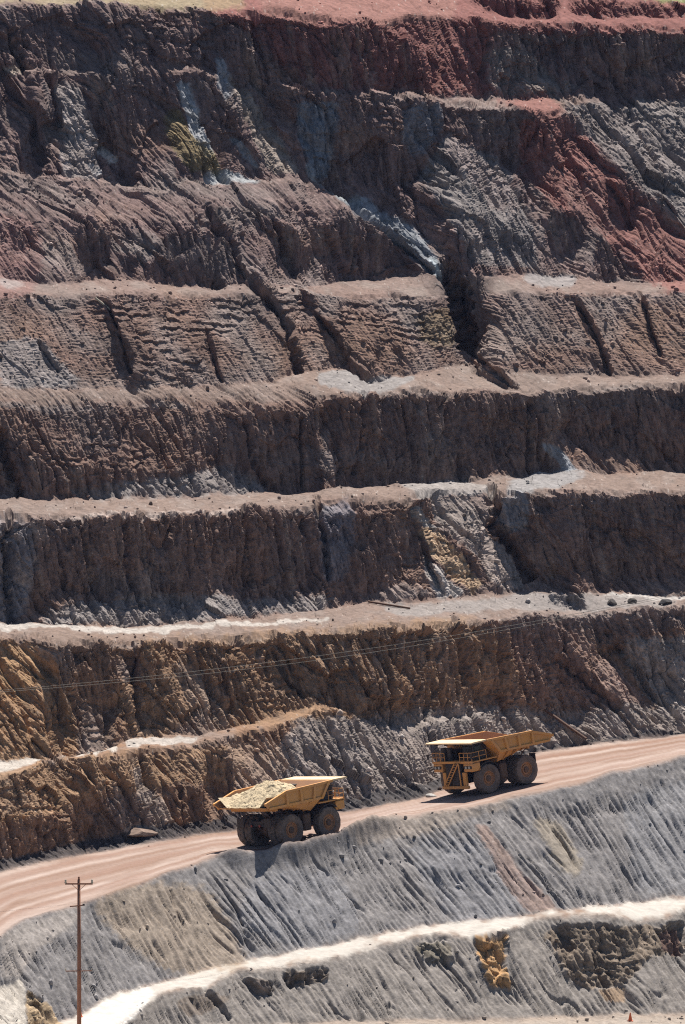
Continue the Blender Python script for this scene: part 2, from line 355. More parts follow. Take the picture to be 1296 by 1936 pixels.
# ------------------------------------------------------------------ distance from slope: weighted least squares on ln(distance)
def solve_depth():
    st = 2
    T = tan_t[:NR // st * st, :NC // st * st].reshape(NR // st, st, NC // st, st)
    sg = seg[st // 2::st, st // 2::st][:NR // st, :NC // st]
    x4 = gx[st // 2::st, st // 2::st][:NR // st, :NC // st]; y4 = gy[st // 2::st, st // 2::st][:NR // st, :NC // st]
    v = y4 - CY
    dy = np.cos(PITCH) - v / F_PX * np.sin(PITCH)
    te = (np.sin(PITCH) + v / F_PX * np.cos(PITCH)) / dy
    gr = 1.0 / (T + 0) if False else None
    Te = te[:, None, :, None]
    inv = (1.0 / (T + Te)).mean(axis=(1, 3))            # mean over the cell of d(ln y)/d(tan e)
    road = sg == ROAD
    n, m = inv.shape
    # row differences: L[r] - L[r+1]  (upwards)
    dte = te[1:] - te[:-1]
    g_r = 0.5 * (inv[1:] + inv[:-1]) * dte
    tq = 1.0 / inv - te
    ax = np.where(road, -(GRADE_X + .045 * sstep(600, 850, x4)) / (GRADE_Y - .05 * sstep(600, 850, x4) + te), math.tan(STRIKE) * tq / (tq + te))
    g_x = 0.5 * (ax[:, 1:] + ax[:, :-1]) * (2 * st) / (F_PX)
    rr = (road[1:] & road[:-1]); rx = (road[:, 1:] & road[:, :-1])
    sig_r = np.where(rr, 0.05, 0.15) * g_r
    sig_x = np.where(rx, 0.12, 1.0) * (2 * st) / F_PX
    wr = (1e-4 / sig_r) ** 2
    wx = (1e-4 / sig_x) ** 2
    def A(L):
        o = np.zeros_like(L)
        d = wr * (L[:-1] - L[1:]); o[:-1] += d; o[1:] -= d
        d = wx * (L[:, 1:] - L[:, :-1]); o[:, 1:] += d; o[:, :-1] -= d
        return o
    b = np.zeros((n, m))
    d = wr * g_r; b[:-1] += d; b[1:] -= d
    d = wx * g_x; b[:, 1:] += d; b[:, :-1] -= d
    # line preconditioner
    di = np.zeros((n, m)); di[:-1] += wr; di[1:] += wr; di[:, 1:] += wx * 0.02; di[:, :-1] += wx * 0.02
    di += 1e-9
    cp = np.zeros((n, m)); den = np.zeros((n, m))
    den[0] = di[0]
    for i in range(1, n):
        cp[i - 1] = -wr[i - 1] / den[i - 1]
        den[i] = di[i] + wr[i - 1] * cp[i - 1]
    def M(r):
        q = np.empty_like(r); q[0] = r[0] / den[0]
        for i in range(1, n): q[i] = (r[i] + wr[i - 1] * q[i - 1]) / den[i]
        for i in range(n - 2, -1, -1): q[i] -= cp[i] * q[i + 1]
        return q
    L = np.zeros((n, m))
    r = b - A(L); z = M(r); p = z.copy(); rz = (r * z).sum(); r0 = rz
    for it in range(2500):
        Ap = A(p); al = rz / (p * Ap).sum()
        L += al * p; r -= al * Ap
        z = M(r); rz2 = (r * z).sum()
        if rz2 < r0 * 1e-9: break
        p = z + rz2 / rz * p; rz = rz2
    print('depth solve', it, rz / r0)
    xi = (PX - x4[0, 0]) / (2 * st); yi = (RW - y4[0, 0]) / (2 * st)
    def up(a):
        i = np.clip(np.floor(yi).astype(int), 0, n - 2); f = (yi - i)[:, None]
        a = a[i] * (1 - f) + a[i + 1] * f
        j = np.clip(np.floor(xi).astype(int), 0, m - 2); g = (xi - j)[None, :]
        return a[:, j] * (1 - g) + a[:, j + 1] * g
    return up(L)

LN = solve_depth()
r0, c0 = int((1500 + 120) / 2), int((926 + 360) / 2)
LN += math.log(1299.0) - LN[r0, c0]
Yd = np.exp(LN)
_v = gy - CY
_dy = np.cos(PITCH) - _v / F_PX * np.sin(PITCH)
_dz = -np.sin(PITCH) - _v / F_PX * np.cos(PITCH)
P = np.stack([Yd * (gx - CX) / F_PX / _dy, Yd, CAM_Z + Yd * _dz / _dy], -1)

# ------------------------------------------------------------------ relief: rills, buttresses, ledges, rubble
def normals(Q):
    dr = np.empty_like(Q); dc = np.empty_like(Q)
    dr[1:-1] = Q[2:] - Q[:-2]; dr[0] = dr[1]; dr[-1] = dr[-2]
    dc[:, 1:-1] = Q[:, 2:] - Q[:, :-2]; dc[:, 0] = dc[:, 1]; dc[:, -1] = dc[:, -2]
    N = np.cross(dr, dc)                      # rows go down, columns right
    N /= np.linalg.norm(N, axis=-1, keepdims=True) + 1e-12
    N *= np.sign(-(N * (P - np.array([0, 0, CAM_Z]))).sum(-1, keepdims=True))
    return N

TN = 0.16 * fbm(gx / 16 + gy / 40, gy / 11, 4, 151)
def pmask(poly, fe):
    w, m = inside(poly)
    full = np.zeros((NR, NC), np.float32)
    full[w] = m
    return sstep(.30, .70, blur(full, max(1, fe // 2)) + TN * min(1.3, .35 + fe / 9.0))

Xs, Ys, Zs = P[..., 0].astype(np.float32), P[..., 1].astype(np.float32), P[..., 2].astype(np.float32)
ca, sa = math.cos(STRIKE), math.sin(STRIKE)
sC = Xs * ca + Ys * sa                        # along the wall
dC = Xs * sa - Ys * ca                        # out of the wall
th = blur(theta.astype(np.float32), 3)
th[seg == ROAD] = 2
slope_w = sstep(14, 30, th)
cliff_w = sstep(56, 70, th)
flat_w = 1 - slope_w
EMB, LOW, TRK = seg == 3, seg == 1, seg == 2
emb_w = blur(EMB.astype(np.float32), 2); low_w = blur(LOW.astype(np.float32), 2)
road_w = blur((seg == ROAD).astype(np.float32), 2)
outcrop = np.zeros((NR, NC), np.float32)
for poly in ([(1020,1755),(1100,1742),(1210,1750),(1300,1742),(1300,1798),(1225,1812),(1180,1862),(1110,1872),(1070,1846),(1050,1790)], [(890,1766),(965,1762),(962,1810),(970,1874),(925,1864),(905,1820)],
             [(1236,1742),(1296,1740),(1292,1804),(1250,1802)], [(450,1848),(524,1852),(514,1889),(476,1880)], [(530,1832),(624,1828),(618,1858),(548,1866)], [(785,1782),(860,1785),(862,1818),(800,1815)], [(48,1868),(92,1890),(120,1940),(70,1940)]):
    outcrop = np.maximum(outcrop, pmask(poly, 5))
soft = np.clip(emb_w + low_w, 0, 1) * (1 - outcrop)
hard = (1 - soft) * slope_w * (1 + .25 * outcrop)
wob = 0.30 * pn(sC / 6, Zs / 7, 11) + 0.07 * pn(sC / 1.7, Zs / 2.2, 12)

disp = np.zeros((NR, NC), np.float32)
# buttresses and hollows
grit = np.random.default_rng(3).normal(0, 1, (NR, NC)).astype(np.float32)
grit = 0.5 * grit + 1.8 * blur(grit, 1)
patchy = sstep(-0.35, 0.45, pn(sC / 17, Zs / 9, 34)); p2 = sstep(-0.45, 0.45, pn(sC / 6, Zs / 4, 36)); p3 = sstep(-0.3, 0.4, pn(sC / 9, Zs / 5, 45))
fgx, _jj = facets(sC / 8 + wob, Zs / 8, 14)
SEGMUL = np.array([1, 1, 1, 1, 1, 1, 1.35, 1, 1.4, 1, 1.1, 1, 1.05, 1, .42, 1, .9, 1, 1.1, 1, 1.1, 1], np.float32)
hardm = hard * blur(SEGMUL[seg], 2)
disp += hard * (0.55 * pn(sC / 13, Zs / 9 + dC / 30, 21) + 0.14 * pn(sC / 5.5, Zs / 6, 22) + 0.10 * fgx)
fa, ja = facets(sC / 4.2 + wob * .5, Zs / 6 + dC / 25, 1)
fb, jb = facets(sC / 1.7 + wob * .4, Zs / 2.6 + dC / 14, 2)
fc, jc = facets(sC / 0.62 + wob * .5, Zs / 1.9 + dC / 9, 3)
disp += hardm * (0.30 * fa + 0.13 * fb * (.3 + .7 * p2) - 0.14 * jb * p3 + 0.12 * fc * (.4 + .6 * p3))
fx_, jx_ = facets(sC / 0.30 + wob * .5, Zs / 0.75 + dC / 4, 8)
# upright joints and drill grooves of the steep faces
fd, jd = facets(sC / 1.5 + wob * .25, Zs / 15, 4)
fe_, je = facets(sC / 0.62 + wob * .25, Zs / 8, 5)
disp += hard * cliff_w * (0.15 * fd - 0.20 * jd * patchy + 0.07 * fe_ - .16 * groove(sC / .8 + wob * .2, Zs / 14, .3, 37))
# fine bedding hatch and raking marks
disp += hard * (1 - cliff_w) * (.075 * pn(sC / 2.6 + wob, Zs / .17 + sC * .35 + dC, 38) * (.3 + .7 * p2) - .10 * groove(sC / .62 + wob * .6, Zs / 5, .32, 39) * (.3 + .7 * patchy))
# great slabs of the broken upper benches
up = blur((seg >= 16).astype(np.float32), 3) * hard
fs_, js_ = facets(sC / 5.5 + .2 * wob, Zs / 8 + dC / 30, 15)
disp += up * (0.14 * fgx + 0.16 * fs_ + 0.16 * fa - .35 * js_ * p3)
# gullies down the fall line
disp -= hardm * (0.75 * groove(sC / 5 + wob * .5, Zs / 15, .13, 31) * (.3 + .7 * patchy) + 0.45 * groove(sC / 2.2 + wob * .7, Zs / 8, .17, 32) * p2 + 0.20 * groove(sC / 1.0 + wob * 1.2, Zs / 4.5, .22, 33) * (1 - .6 * p3))
# ledges of bedded rock
led = ((Zs / 0.95 + 0.7 * pn(sC / 7, Zs / 3, 41) + 0.35 * pn(sC / 1.6, Zs / 3, 43) + 0.10 * sC) % 1.0)
ledge_w = hard * sstep(0.05, 0.45, pn(sC / 19, Zs / 8, 42)) * (1 - 0.5 * cliff_w) * sstep(-.3, .3, pn(sC / 3, Zs / 2, 44))
disp -= ledge_w * 0.34 * led
disp += hardm * (0.05 * pn(sC / 0.45, Zs / 0.4 + dC, 52) + 0.018 * grit + 0.065 * fx_ * (.35 + .65 * p2))
eh = blur((seg == 14).astype(np.float32), 2) * hard
disp += eh * (.075 * pn(sC / 1.1 + Zs * .6, Zs / .16 + sC * .5 + dC, 48) + .06 * pn(sC / .35, Zs / 1.2 + dC, 49))
for wd, dep, pts in CLEFTS:
    x0 = min(p[0] for p in pts) - 40; x1 = max(p[0] for p in pts) + 40; y0 = min(p[1] for p in pts) - 40; y1 = max(p[1] for p in pts) + 40
    rs = slice(max(0, int((y0 + 120) / 2)), min(NR, int((y1 + 120) / 2))); cs = slice(max(0, int((x0 + 360) / 2)), min(NC, int((x1 + 360) / 2)))
    wx_ = gx[rs, cs] * .5 + warpx[rs, cs] * .5; wy_ = gy[rs, cs] * .5 + warpy[rs, cs] * .5
    best = np.full(wx_.shape, 99, np.float32)
    for (xa, ya), (xb, yb) in zip(pts[:-1], pts[1:]):
        t = np.clip(((wx_ - xa) * (xb - xa) + (wy_ - ya) * (yb - ya)) / ((xb - xa) ** 2 + (yb - ya) ** 2), 0, 1)
        best = np.minimum(best, np.hypot(wx_ - xa - t * (xb - xa), wy_ - ya - t * (yb - ya)))
    disp[rs, cs] -= dep * np.clip(1.15 - best / (wd * (1 + .5 * pn(gx[rs, cs] / 12, gy[rs, cs] / 12, 46) + .25 * fb[rs, cs])), 0, 1) ** .8 * (.62 + .3 * pn(gx[rs, cs] / 9, gy[rs, cs] / 15, 47) + .2 * fc[rs, cs])
# dumped grey slopes: close sinuous rills that fade out at the crest
v0 = np.clip((gy - lines[3][None, :] - 6) / 45.0, 0, 1) * EMB + np.clip((gy - lines[1][None, :]) / 30.0, 0, 1) * LOW
v0 = blur(v0.astype(np.float32), 3)
sD = Xs * math.cos(.56) + Ys * math.sin(.56)
w2 = 0.8 * pn(sC / 4, Zs / 3, 61) + 0.35 * pn(sC / 1.2, Zs / 1.4, 62)
rp = 0.12 + 0.88 * sstep(-0.35, 0.35, pn(sC / 8, Zs / 3.0, 66)); rq = sstep(-0.4, 0.3, pn(sC / 4, Zs / 1.6, 69))
w3 = 0.35 * pn(sD / 6, Zs / 6, 56) + 0.10 * pn(sD / 1.6, Zs / 2.5, 57)
rills = 0.50 * groove(sD / .82 + w3 * .6, Zs / 12, .25, 63) * (.2 + .8 * rp) + 0.26 * groove(sD / .56 + w3 * .9, Zs / 8, .32, 64) * (.25 + .75 * rq) + 0.04 * groove(sD / .4 + w3, Zs / 4, .45, 70) + 0.7 * groove(sD / 6 + w3 * .2, Zs / 14, .04, 65) * rp
ff, jf = facets(sC / .5, Zs / .4 + dC / 2, 6)
disp += soft * (-v0 * rills + 0.16 * v0 * np.abs(pn(sD / 4.5 + w2 * .3, Zs / 9, 60)) + 0.22 * pn(sC / 12, Zs / 9, 67) + 0.04 * pn(sC / 0.9, Zs / 0.8 + dC, 68) + 0.022 * ff * (1 + 1.2 * (1 - v0)) + 0.012 * grit)
# flats: heaps and tracks
fg, jg = facets(Xs / 1.6, Ys / 4, 7)
disp += flat_w * (1 - road_w) * (0.35 * pn(Xs / 6, Ys / 14, 71) + 0.16 * pn(Xs / 2.2, Ys / 6, 72) + 0.10 * np.maximum(fg, 0) + 0.05 * fbm(Xs / 0.9, Ys / 2, 2, 73) + .012 * grit) * np.where(TRK, 0.3, 1.0)
disp += road_w * 0.03 * pn(Xs / 3, Ys / 5, 74)
NRM = normals(np.stack([blur(P[..., k].astype(np.float32), 5) for k in range(3)], -1)).astype(np.float32)
PD = P + NRM * disp[..., None]
# safety berm on the near edge of the haul road
bx = lines[3][None, :]
berm = np.exp(-((gy - bx - 2) / np.where(gy > bx + 2, 14.0, 5.5)) ** 2) * (0.22 + 1.75 * sstep(390, 470, gx) * (1 - sstep(690, 780, gx))) * (0.8 + 0.4 * pn(Xs / 2.5, Ys * 0, 81))
PD[..., 2] += berm * 0.9

# ------------------------------------------------------------------ earth colours
def rgb(r, g, b): return np.array([r, g, b], np.float32)
COL = np.empty((NR, NC, 3), np.float32)
COL[:] = rgb(.215, .143, .117)
uq = sstep(620, 480, gy)[..., None]
COL += uq * (rgb(.200, .140, .130) - COL)
uq = sstep(1150, 1230, gy)[..., None]
COL += uq * (rgb(.255, .158, .104) - COL)
def mix(w, c):
    global COL
    COL += np.asarray(w, np.float32)[..., None] * (np.asarray(c, np.float32) - COL)
n1 = fbm(sC / 13, Zs / 6, 3, 101); n2 = fbm(sC / 4, Zs / 1.6, 3, 102)
mix(sstep(0, .8, n1) * .6, rgb(.20, .17, .16))
mix(sstep(0, .9, -n1) * .5, rgb(.25, .16, .115))
mix(sstep(.1, .9, n2) * .35, rgb(.15, .115, .105))
for k in (9, 11, 13, 15, 17, 19):
    mix(blur((seg == k).astype(np.float32), 2) * (.75 if k < 15 else .45), rgb(.21, .163, .14))
mix(flat_w * (1 - road_w) * sstep(.0, .5, fbm(Xs / 3, Ys / 8, 3, 104)) * .5, rgb(.24, .20, .18))
tal = sstep(24, 30, th) * (1 - sstep(40, 46, th))
mix(hard * tal * sstep(-.3, .5, pn(sC / 9, Zs / 5, 103)) * .6, rgb(.25, .215, .20))
mix(emb_w, rgb(.225, .212, .209)); mix(low_w, rgb(.25, .226, .207))
mix(sstep(.25, .75, blur(TRK.astype(np.float32), 4) + .9 * fbm(Xs / 1.5, Ys / 5, 3, 152) * .3), rgb(.46, .43, .39))
TINTS = [
 # (colour, opacity, feather, outline)
 ((.225,.10,.088), .87, 18, [(380,-130),(1700,-130),(1700,66),(1296,62),(925,60),(935,185),(880,172),(640,168),(560,140),(480,60),(380,20)]),
 ((.25,.135,.115), .85, 10, [(470,-60),(870,-60),(860,35),(720,45),(640,38),(500,22)]),
 ((.30,.26,.15), .55, 10, [(-100,-60),(470,-60),(460,14),(300,18),(190,8),(0,5),(-100,5)]),
 ((.20,.24,.10), .8, 6, [(1215,-60),(1500,-60),(1500,14),(1260,6),(1215,2)]),
 ((.24,.118,.102), .88, 16, [(880,172),(1040,182),(1080,225),(1140,300),(1200,360),(1296,455),(1400,560),(1296,560),(1240,545),(1180,500),(1130,420),(1060,400),(1000,330),(975,300),(1040,300),(1050,240),(960,200)]),
 ((.225,.135,.12), .8, 14, [(1060,330),(1130,340),(1180,420),(1150,440),(1090,420)]),
 ((.26,.11,.09), .8, 6, [(985,225),(1040,230),(1048,270),(1036,302),(990,300)]),
 ((.28,.16,.14), .6, 12, [(850,250),(960,330),(1000,400),(930,400),(880,330),(840,290)]),
 ((.24,.13,.12), .5, 16, [(-50,400),(70,410),(90,470),(60,560),(-50,560)]),
 ((.245,.23,.225), .65, 10, [(848,252),(880,270),(960,300),(1000,400),(1030,510),(900,500),(840,400),(790,330),(825,280)]),
 ((.235,.213,.205), .75, 12, [(1060,195),(1400,190),(1400,380),(1296,430),(1220,360),(1150,300)]),
 ((.25,.23,.21), .6, 10, [(920,90),(1000,95),(1060,150),(1130,170),(960,180),(920,160)]),
 ((.38,.40,.42), .85, 5, [(335,145),(360,150),(380,200),(420,285),(400,290),(360,240)]),
 ((.34,.38,.40), .7, 5, [(390,325),(420,318),(470,330),(500,340),(470,345),(390,340)]),
 ((.34,.36,.38), .7, 5, [(440,240),(470,270),(490,300),(485,315),(460,290)]),
 ((.32,.36,.40), .6, 6, [(405,100),(420,105),(450,170),(430,180),(412,150)]),
 ((.36,.31,.26), .6, 6, [(420,110),(480,180),(575,330),(520,330),(470,220)]),
 ((.40,.45,.47), .7, 5, [(572,310),(590,315),(605,345),(640,365),(700,385),(660,388),(600,350)]),
 ((.20,.25,.30), .7, 10, [(560,190),(640,190),(640,260),(625,340),(590,335),(560,250)]),  # bluish shadow of the cliff put into the rock colour
 ((.23,.26,.30), .6, 10, [(770,195),(840,200),(830,250),(790,300),(770,250)]),
 ((.26,.295,.33), .75, 10, [(640,360),(700,380),(790,430),(835,500),(840,530),(800,510),(740,440),(660,390)]),
 ((.42,.47,.50), .7, 4, [(805,480),(825,490),(850,530),(842,545),(815,510)]),
 ((.24,.19,.10), .8, 8, [(310,205),(335,190),(360,240),(425,285),(425,330),(350,315),(315,265)]),
 ((.60,.60,.62), .8, 3, [(172,300),(186,298),(204,322),(180,326)]),
 ((.62,.58,.55), .7, 3, [(183,262),(200,268),(228,300),(215,305),(195,285)]),
 ((.30,.27,.26), .7, 8, [(105,150),(150,165),(190,270),(200,330),(120,330),(110,230)]),
 ((.42,.36,.30), .7, 3, [(0,132),(30,128),(45,145),(20,150)]),
 ((.20,.145,.08), .6, 12, [(795,590),(855,580),(860,660),(800,650)]),
 ((.28,.28,.285), .6, 6, [(980,522),(1040,515),(1100,525),(1080,545),(1000,540)]),
 ((.25,.245,.245), .7, 5, [(600,705),(650,700),(790,716),(740,735),(690,745),(600,725)]),
 ((.30,.29,.29), .6, 14, [(0,640),(80,640),(150,715),(240,730),(0,732)]),
 ((.32,.30,.29), .55, 8, [(0,525),(60,528),(40,545),(0,545)]),
 ((.27,.27,.275), .75, 8, [(1000,895),(1068,882),(1120,896),(1080,915),(990,935),(945,928)]),
 ((.34,.38,.42), .7, 5, [(1020,830),(1050,840),(1100,885),(1060,885)]),
 ((.30,.285,.275), .7, 6, [(730,910),(880,908),(960,915),(900,935),(860,930),(800,940),(770,925)]),
 ((.40,.39,.38), .75, 5, [(780,950),(800,955),(830,1000),(820,1010),(795,985)]),
 ((.44,.315,.21), .9, 5, [(798,998),(830,1000),(872,1050),(912,1112),(890,1128),(850,1085),(815,1045)]),
 ((.37,.32,.29), .7, 6, [(820,930),(885,935),(960,1040),(1000,1110),(930,1115),(900,1050),(840,990)]),
 ((.44,.41,.39), .8, 5, [(800,1040),(830,1070),(880,1130),(830,1135),(805,1090)]),
 ((.25,.235,.23), .7, 12, [(90,930),(270,905),(350,900),(430,875),(530,920),(400,935),(200,942)]),
 ((.255,.24,.235), .65, 12, [(70,1150),(300,1120),(480,1130),(620,1120),(640,1145),(480,1166),(250,1180),(90,1178)]),
 ((.28,.29,.31), .7, 8, [(940,930),(1000,935),(1000,1000),(960,1010),(944,980)]),
 ((.30,.31,.34), .5, 14, [(-50,975),(60,975),(70,1100),(40,1170),(-50,1170)]),
 ((.22,.24,.29), .5, 14, [(600,945),(680,950),(660,1100),(610,1100)]),
 ((.345,.215,.125), .8, 12, [(-100,1205),(60,1205),(140,1300),(150,1420),(60,1440),(-100,1450)]),
 ((.45,.28,.15), .5, 10, [(0,1215),(60,1220),(80,1280),(40,1330),(0,1300)]),
 ((.36,.235,.145), .5, 12, [(220,1290),(300,1270),(420,1320),(300,1400),(240,1395)]),
 ((.28,.18,.11), .6, 18, [(240,1215),(900,1165),(1000,1300),(700,1370),(420,1370)]),
 ((.33,.25,.20), .6, 12, [(330,1230),(420,1300),(450,1360),(400,1385),(340,1300)]),
 ((.27,.18,.15), .6, 12, [(950,1200),(1080,1180),(1240,1330),(1020,1330)]),
 ((.31,.30,.29), .7, 14, [(1160,1210),(1296,1200),(1500,1180),(1500,1330),(1250,1345)]),
 ((.29,.255,.235), .8, 16, [(560,1365),(700,1350),(930,1330),(1120,1345),(1320,1325),(1320,1392),(1000,1420),(800,1505),(650,1520),(500,1450)]),
 ((.33,.21,.125), .7, 12, [(-50,1475),(140,1430),(330,1420),(460,1400),(480,1480),(330,1480),(150,1520),(0,1560)]),
 ((.36,.26,.20), .7, 10, [(430,1395),(520,1385),(560,1440),(480,1500),(440,1480)]),
 ((.33,.27,.23), .7, 6, [(250,1440),(275,1450),(330,1560),(300,1570),(275,1510)]),
 ((.30,.28,.27), .8, 4, [(235,1568),(270,1555),(300,1570),(290,1590),(235,1590)]),
 ((.47,.44,.40), .85, 3, [(-100,1455),(0,1440),(85,1434),(140,1424),(220,1408),(225,1420),(170,1424),(90,1436),(40,1452),(0,1462),(-100,1490)]),
 ((.43,.40,.37), .8, 3, [(240,1402),(290,1396),(372,1391),(370,1401),(300,1410),(240,1418)]),
 ((.42,.39,.36), .85, 2, [(0,1176),(90,1181),(250,1187),(400,1182),(500,1176),(620,1168),(625,1173),(500,1183),(400,1190),(250,1198),(180,1194),(60,1186),(0,1190)]),
 ((.43,.41,.39), .8, 2, [(1080,1122),(1296,1126),(1500,1126),(1500,1132),(1296,1133),(1180,1130)]),
 ((.26,.25,.245), .6, 6, [(700,1140),(900,1140),(1000,1118),(1120,1125),(1296,1135),(1296,1142),(1130,1155),(960,1150),(760,1165)]),
 ((.45,.37,.33), .7, 2, [(105,972),(250,968),(455,962),(455,969),(250,975),(105,977)]),
 ((.35,.26,.17), .45, 20, [(160,1700),(300,1665),(400,1680),(480,1830),(330,1840),(250,1790)]),
 ((.235,.235,.25), .6, 20, [(480,1650),(640,1640),(690,1760),(560,1790),(450,1750)]),
 ((.235,.235,.25), .6, 20, [(760,1590),(900,1580),(1010,1680),(1000,1730),(850,1740)]),
 ((.24,.24,.252), .6, 18, [(1180,1500),(1400,1450),(1400,1680),(1200,1690)]),
 ((.30,.20,.16), .6, 8, [(895,1560),(925,1560),(990,1650),(1060,1720),(1000,1722),(950,1660)]),
 ((.34,.28,.20), .5, 12, [(1000,1540),(1060,1550),(1110,1650),(1080,1660),(1030,1590)]),
 ((.35,.29,.24), .6, 14, [(640,1560),(900,1520),(1000,1500),(960,1530),(800,1575),(660,1600)]),
 ((.20,.15,.105), .75, 10, [(1020,1755),(1100,1742),(1210,1750),(1300,1742),(1300,1798),(1225,1812),(1180,1862),(1110,1872),(1070,1846),(1050,1790)]),
 ((.44,.265,.125), .9, 3, [(893,1768),(963,1762),(960,1810),(968,1872),(925,1862),(908,1820)]),
 ((.13,.10,.08), .7, 4, [(460,1852),(522,1853),(512,1887),(480,1880)]),
 ((.15,.115,.085), .7, 5, [(536,1833),(622,1830),(616,1858),(550,1866)]),
 ((.17,.13,.10), .6, 5, [(330,1890),(380,1880),(440,1880),(400,1910),(350,1920)]),
 ((.15,.13,.09), .6, 5, [(780,1785),(850,1790),(860,1815),(820,1820),(790,1805)]),
 ((.16,.09,.075), .7, 4, [(1250,1755),(1290,1755),(1290,1805),(1255,1800)]),
 ((.38,.27,.18), .8, 4, [(1130,1872),(1185,1865),(1180,1895),(1150,1890)]),
 ((.40,.28,.15), .7, 5, [(55,1868),(90,1895),(130,1950),(60,1950),(52,1900)]),
 ((.12,.085,.05), .8, 3, [(50,1870),(62,1872),(92,1916),(78,1916)]),
 ((.46,.42,.37), .9, 2, [(-200,1880),(0,1862),(44,1850),(52,1880),(50,1945),(0,1945),(-200,1950)]),
 ((.37,.33,.30), .7, 14, [(0,1770),(60,1745),(165,1712),(150,1745),(60,1800),(40,1850),(0,1855)]),
 ((.60,.58,.55), .75, 10, [(165,1910),(240,1880),(300,1862),(280,1890),(255,1925),(220,1950),(140,1950)]),
]
for colr, op, fe, poly in TINTS:
    mix(pmask(poly, fe) * op * (1 - road_w), colr)
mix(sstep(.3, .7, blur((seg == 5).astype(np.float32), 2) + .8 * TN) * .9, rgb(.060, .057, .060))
tr = (lines[3][None, :] - gy) / np.maximum(lines[3] - lines[4], 4)[None, :]     # 0 near edge of the road .. 1 far edge
al = Xs * .75 + Ys * .66
streak = fbm(tr * 9, al / 45, 3, 111)
ROADC = rgb(.31, .222, .182) + (streak * .10)[..., None] * rgb(1, 1.05, 1.05)
mix(road_w, ROADC)
for tc_, wd, op in ((.78, .035, .4), (.97, .05, .5), (.30, .03, .5), (.42, .025, .35), (.12, .03, .4)):
    wv = tc_ + .03 * pn(al / 18, al * 0, int(tc_ * 100))
    mix(road_w * np.exp(-((tr - wv) / wd) ** 2) * op * sstep(-.5, .2, pn(al / 9, tr * 2, int(tc_ * 90))), rgb(.56, .47, .42))
for tc_, wd, op in ((.55, .06, .35), (.2, .04, .35), (.88, .04, .4)):
    wv = tc_ + .03 * pn(al / 18, al * 0, int(tc_ * 100))
    mix(road_w * np.exp(-((tr - wv) / wd) ** 2) * op, rgb(.30, .185, .145))
cs = fbm(sC / 1.1 + wob * .4, Zs / 22, 3, 131)
mix(hard * cliff_w * sstep(.1, .8, cs) * .5, rgb(.33, .26, .22)); mix(hard * cliff_w * sstep(.1, .8, -cs) * .5, rgb(.13, .105, .105))
# loose pale and dark stones
spk = np.random.default_rng(5).random((NR, NC)).astype(np.float32)
spw = (1 - road_w) * (1 - blur(TRK.astype(np.float32), 2))
mix(spw * (spk > .992) * .5, rgb(.45, .42, .39))
mix(spw * (spk < .012) * .5, rgb(.10, .09, .085))
COL *= (1 + (0.16 * fbm(sC / 0.7, Zs / 0.6 + dC / 2, 3, 121) + .11 * fc * hard + .13 * fx_ * hard + .09 * ff * soft + .10 * fb * hard) * (1 - road_w))[..., None]
COL = np.clip(COL, .01, .85)

mix(blur((seg == 0).astype(np.float32), 2) * .8, rgb(.33, .29, .25))
me_v = PD.reshape(-1, 3)
def sheet(name, mask, mat):
    q = mask[:-1, :-1]
    r, c = np.nonzero(q)
    i = r * NC + c
    quads = np.stack([i, i + NC, i + NC + 1, i + 1], -1)
    used = np.unique(quads)
    lut = np.zeros(NR * NC, np.int32); lut[used] = np.arange(len(used))
    quads = lut[quads].astype(np.int32)
    me = bpy.data.meshes.new(name)
    me.vertices.add(len(used)); me.vertices.foreach_set('co', me_v[used].astype(np.float32).ravel())
    me.loops.add(quads.size); me.loops.foreach_set('vertex_index', quads.ravel())
    me.polygons.add(len(quads)); me.polygons.foreach_set('loop_start', np.arange(0, quads.size, 4, dtype=np.int32))
    me.update(calc_edges=True)
    at = me.attributes.new('earth', 'FLOAT_COLOR', 'POINT')
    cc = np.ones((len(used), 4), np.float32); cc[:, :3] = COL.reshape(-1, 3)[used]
    at.data.foreach_set('color', cc.ravel())
    me.polygons.foreach_set('use_smooth', [name in ('embankment', 'lower_slope', 'service_track', 'haul_road')] * len(quads))
    me.materials.append(mat)
    o = bpy.data.objects.new(name, me); C.objects.link(o)
    o['kind'] = 'structure'
    return o

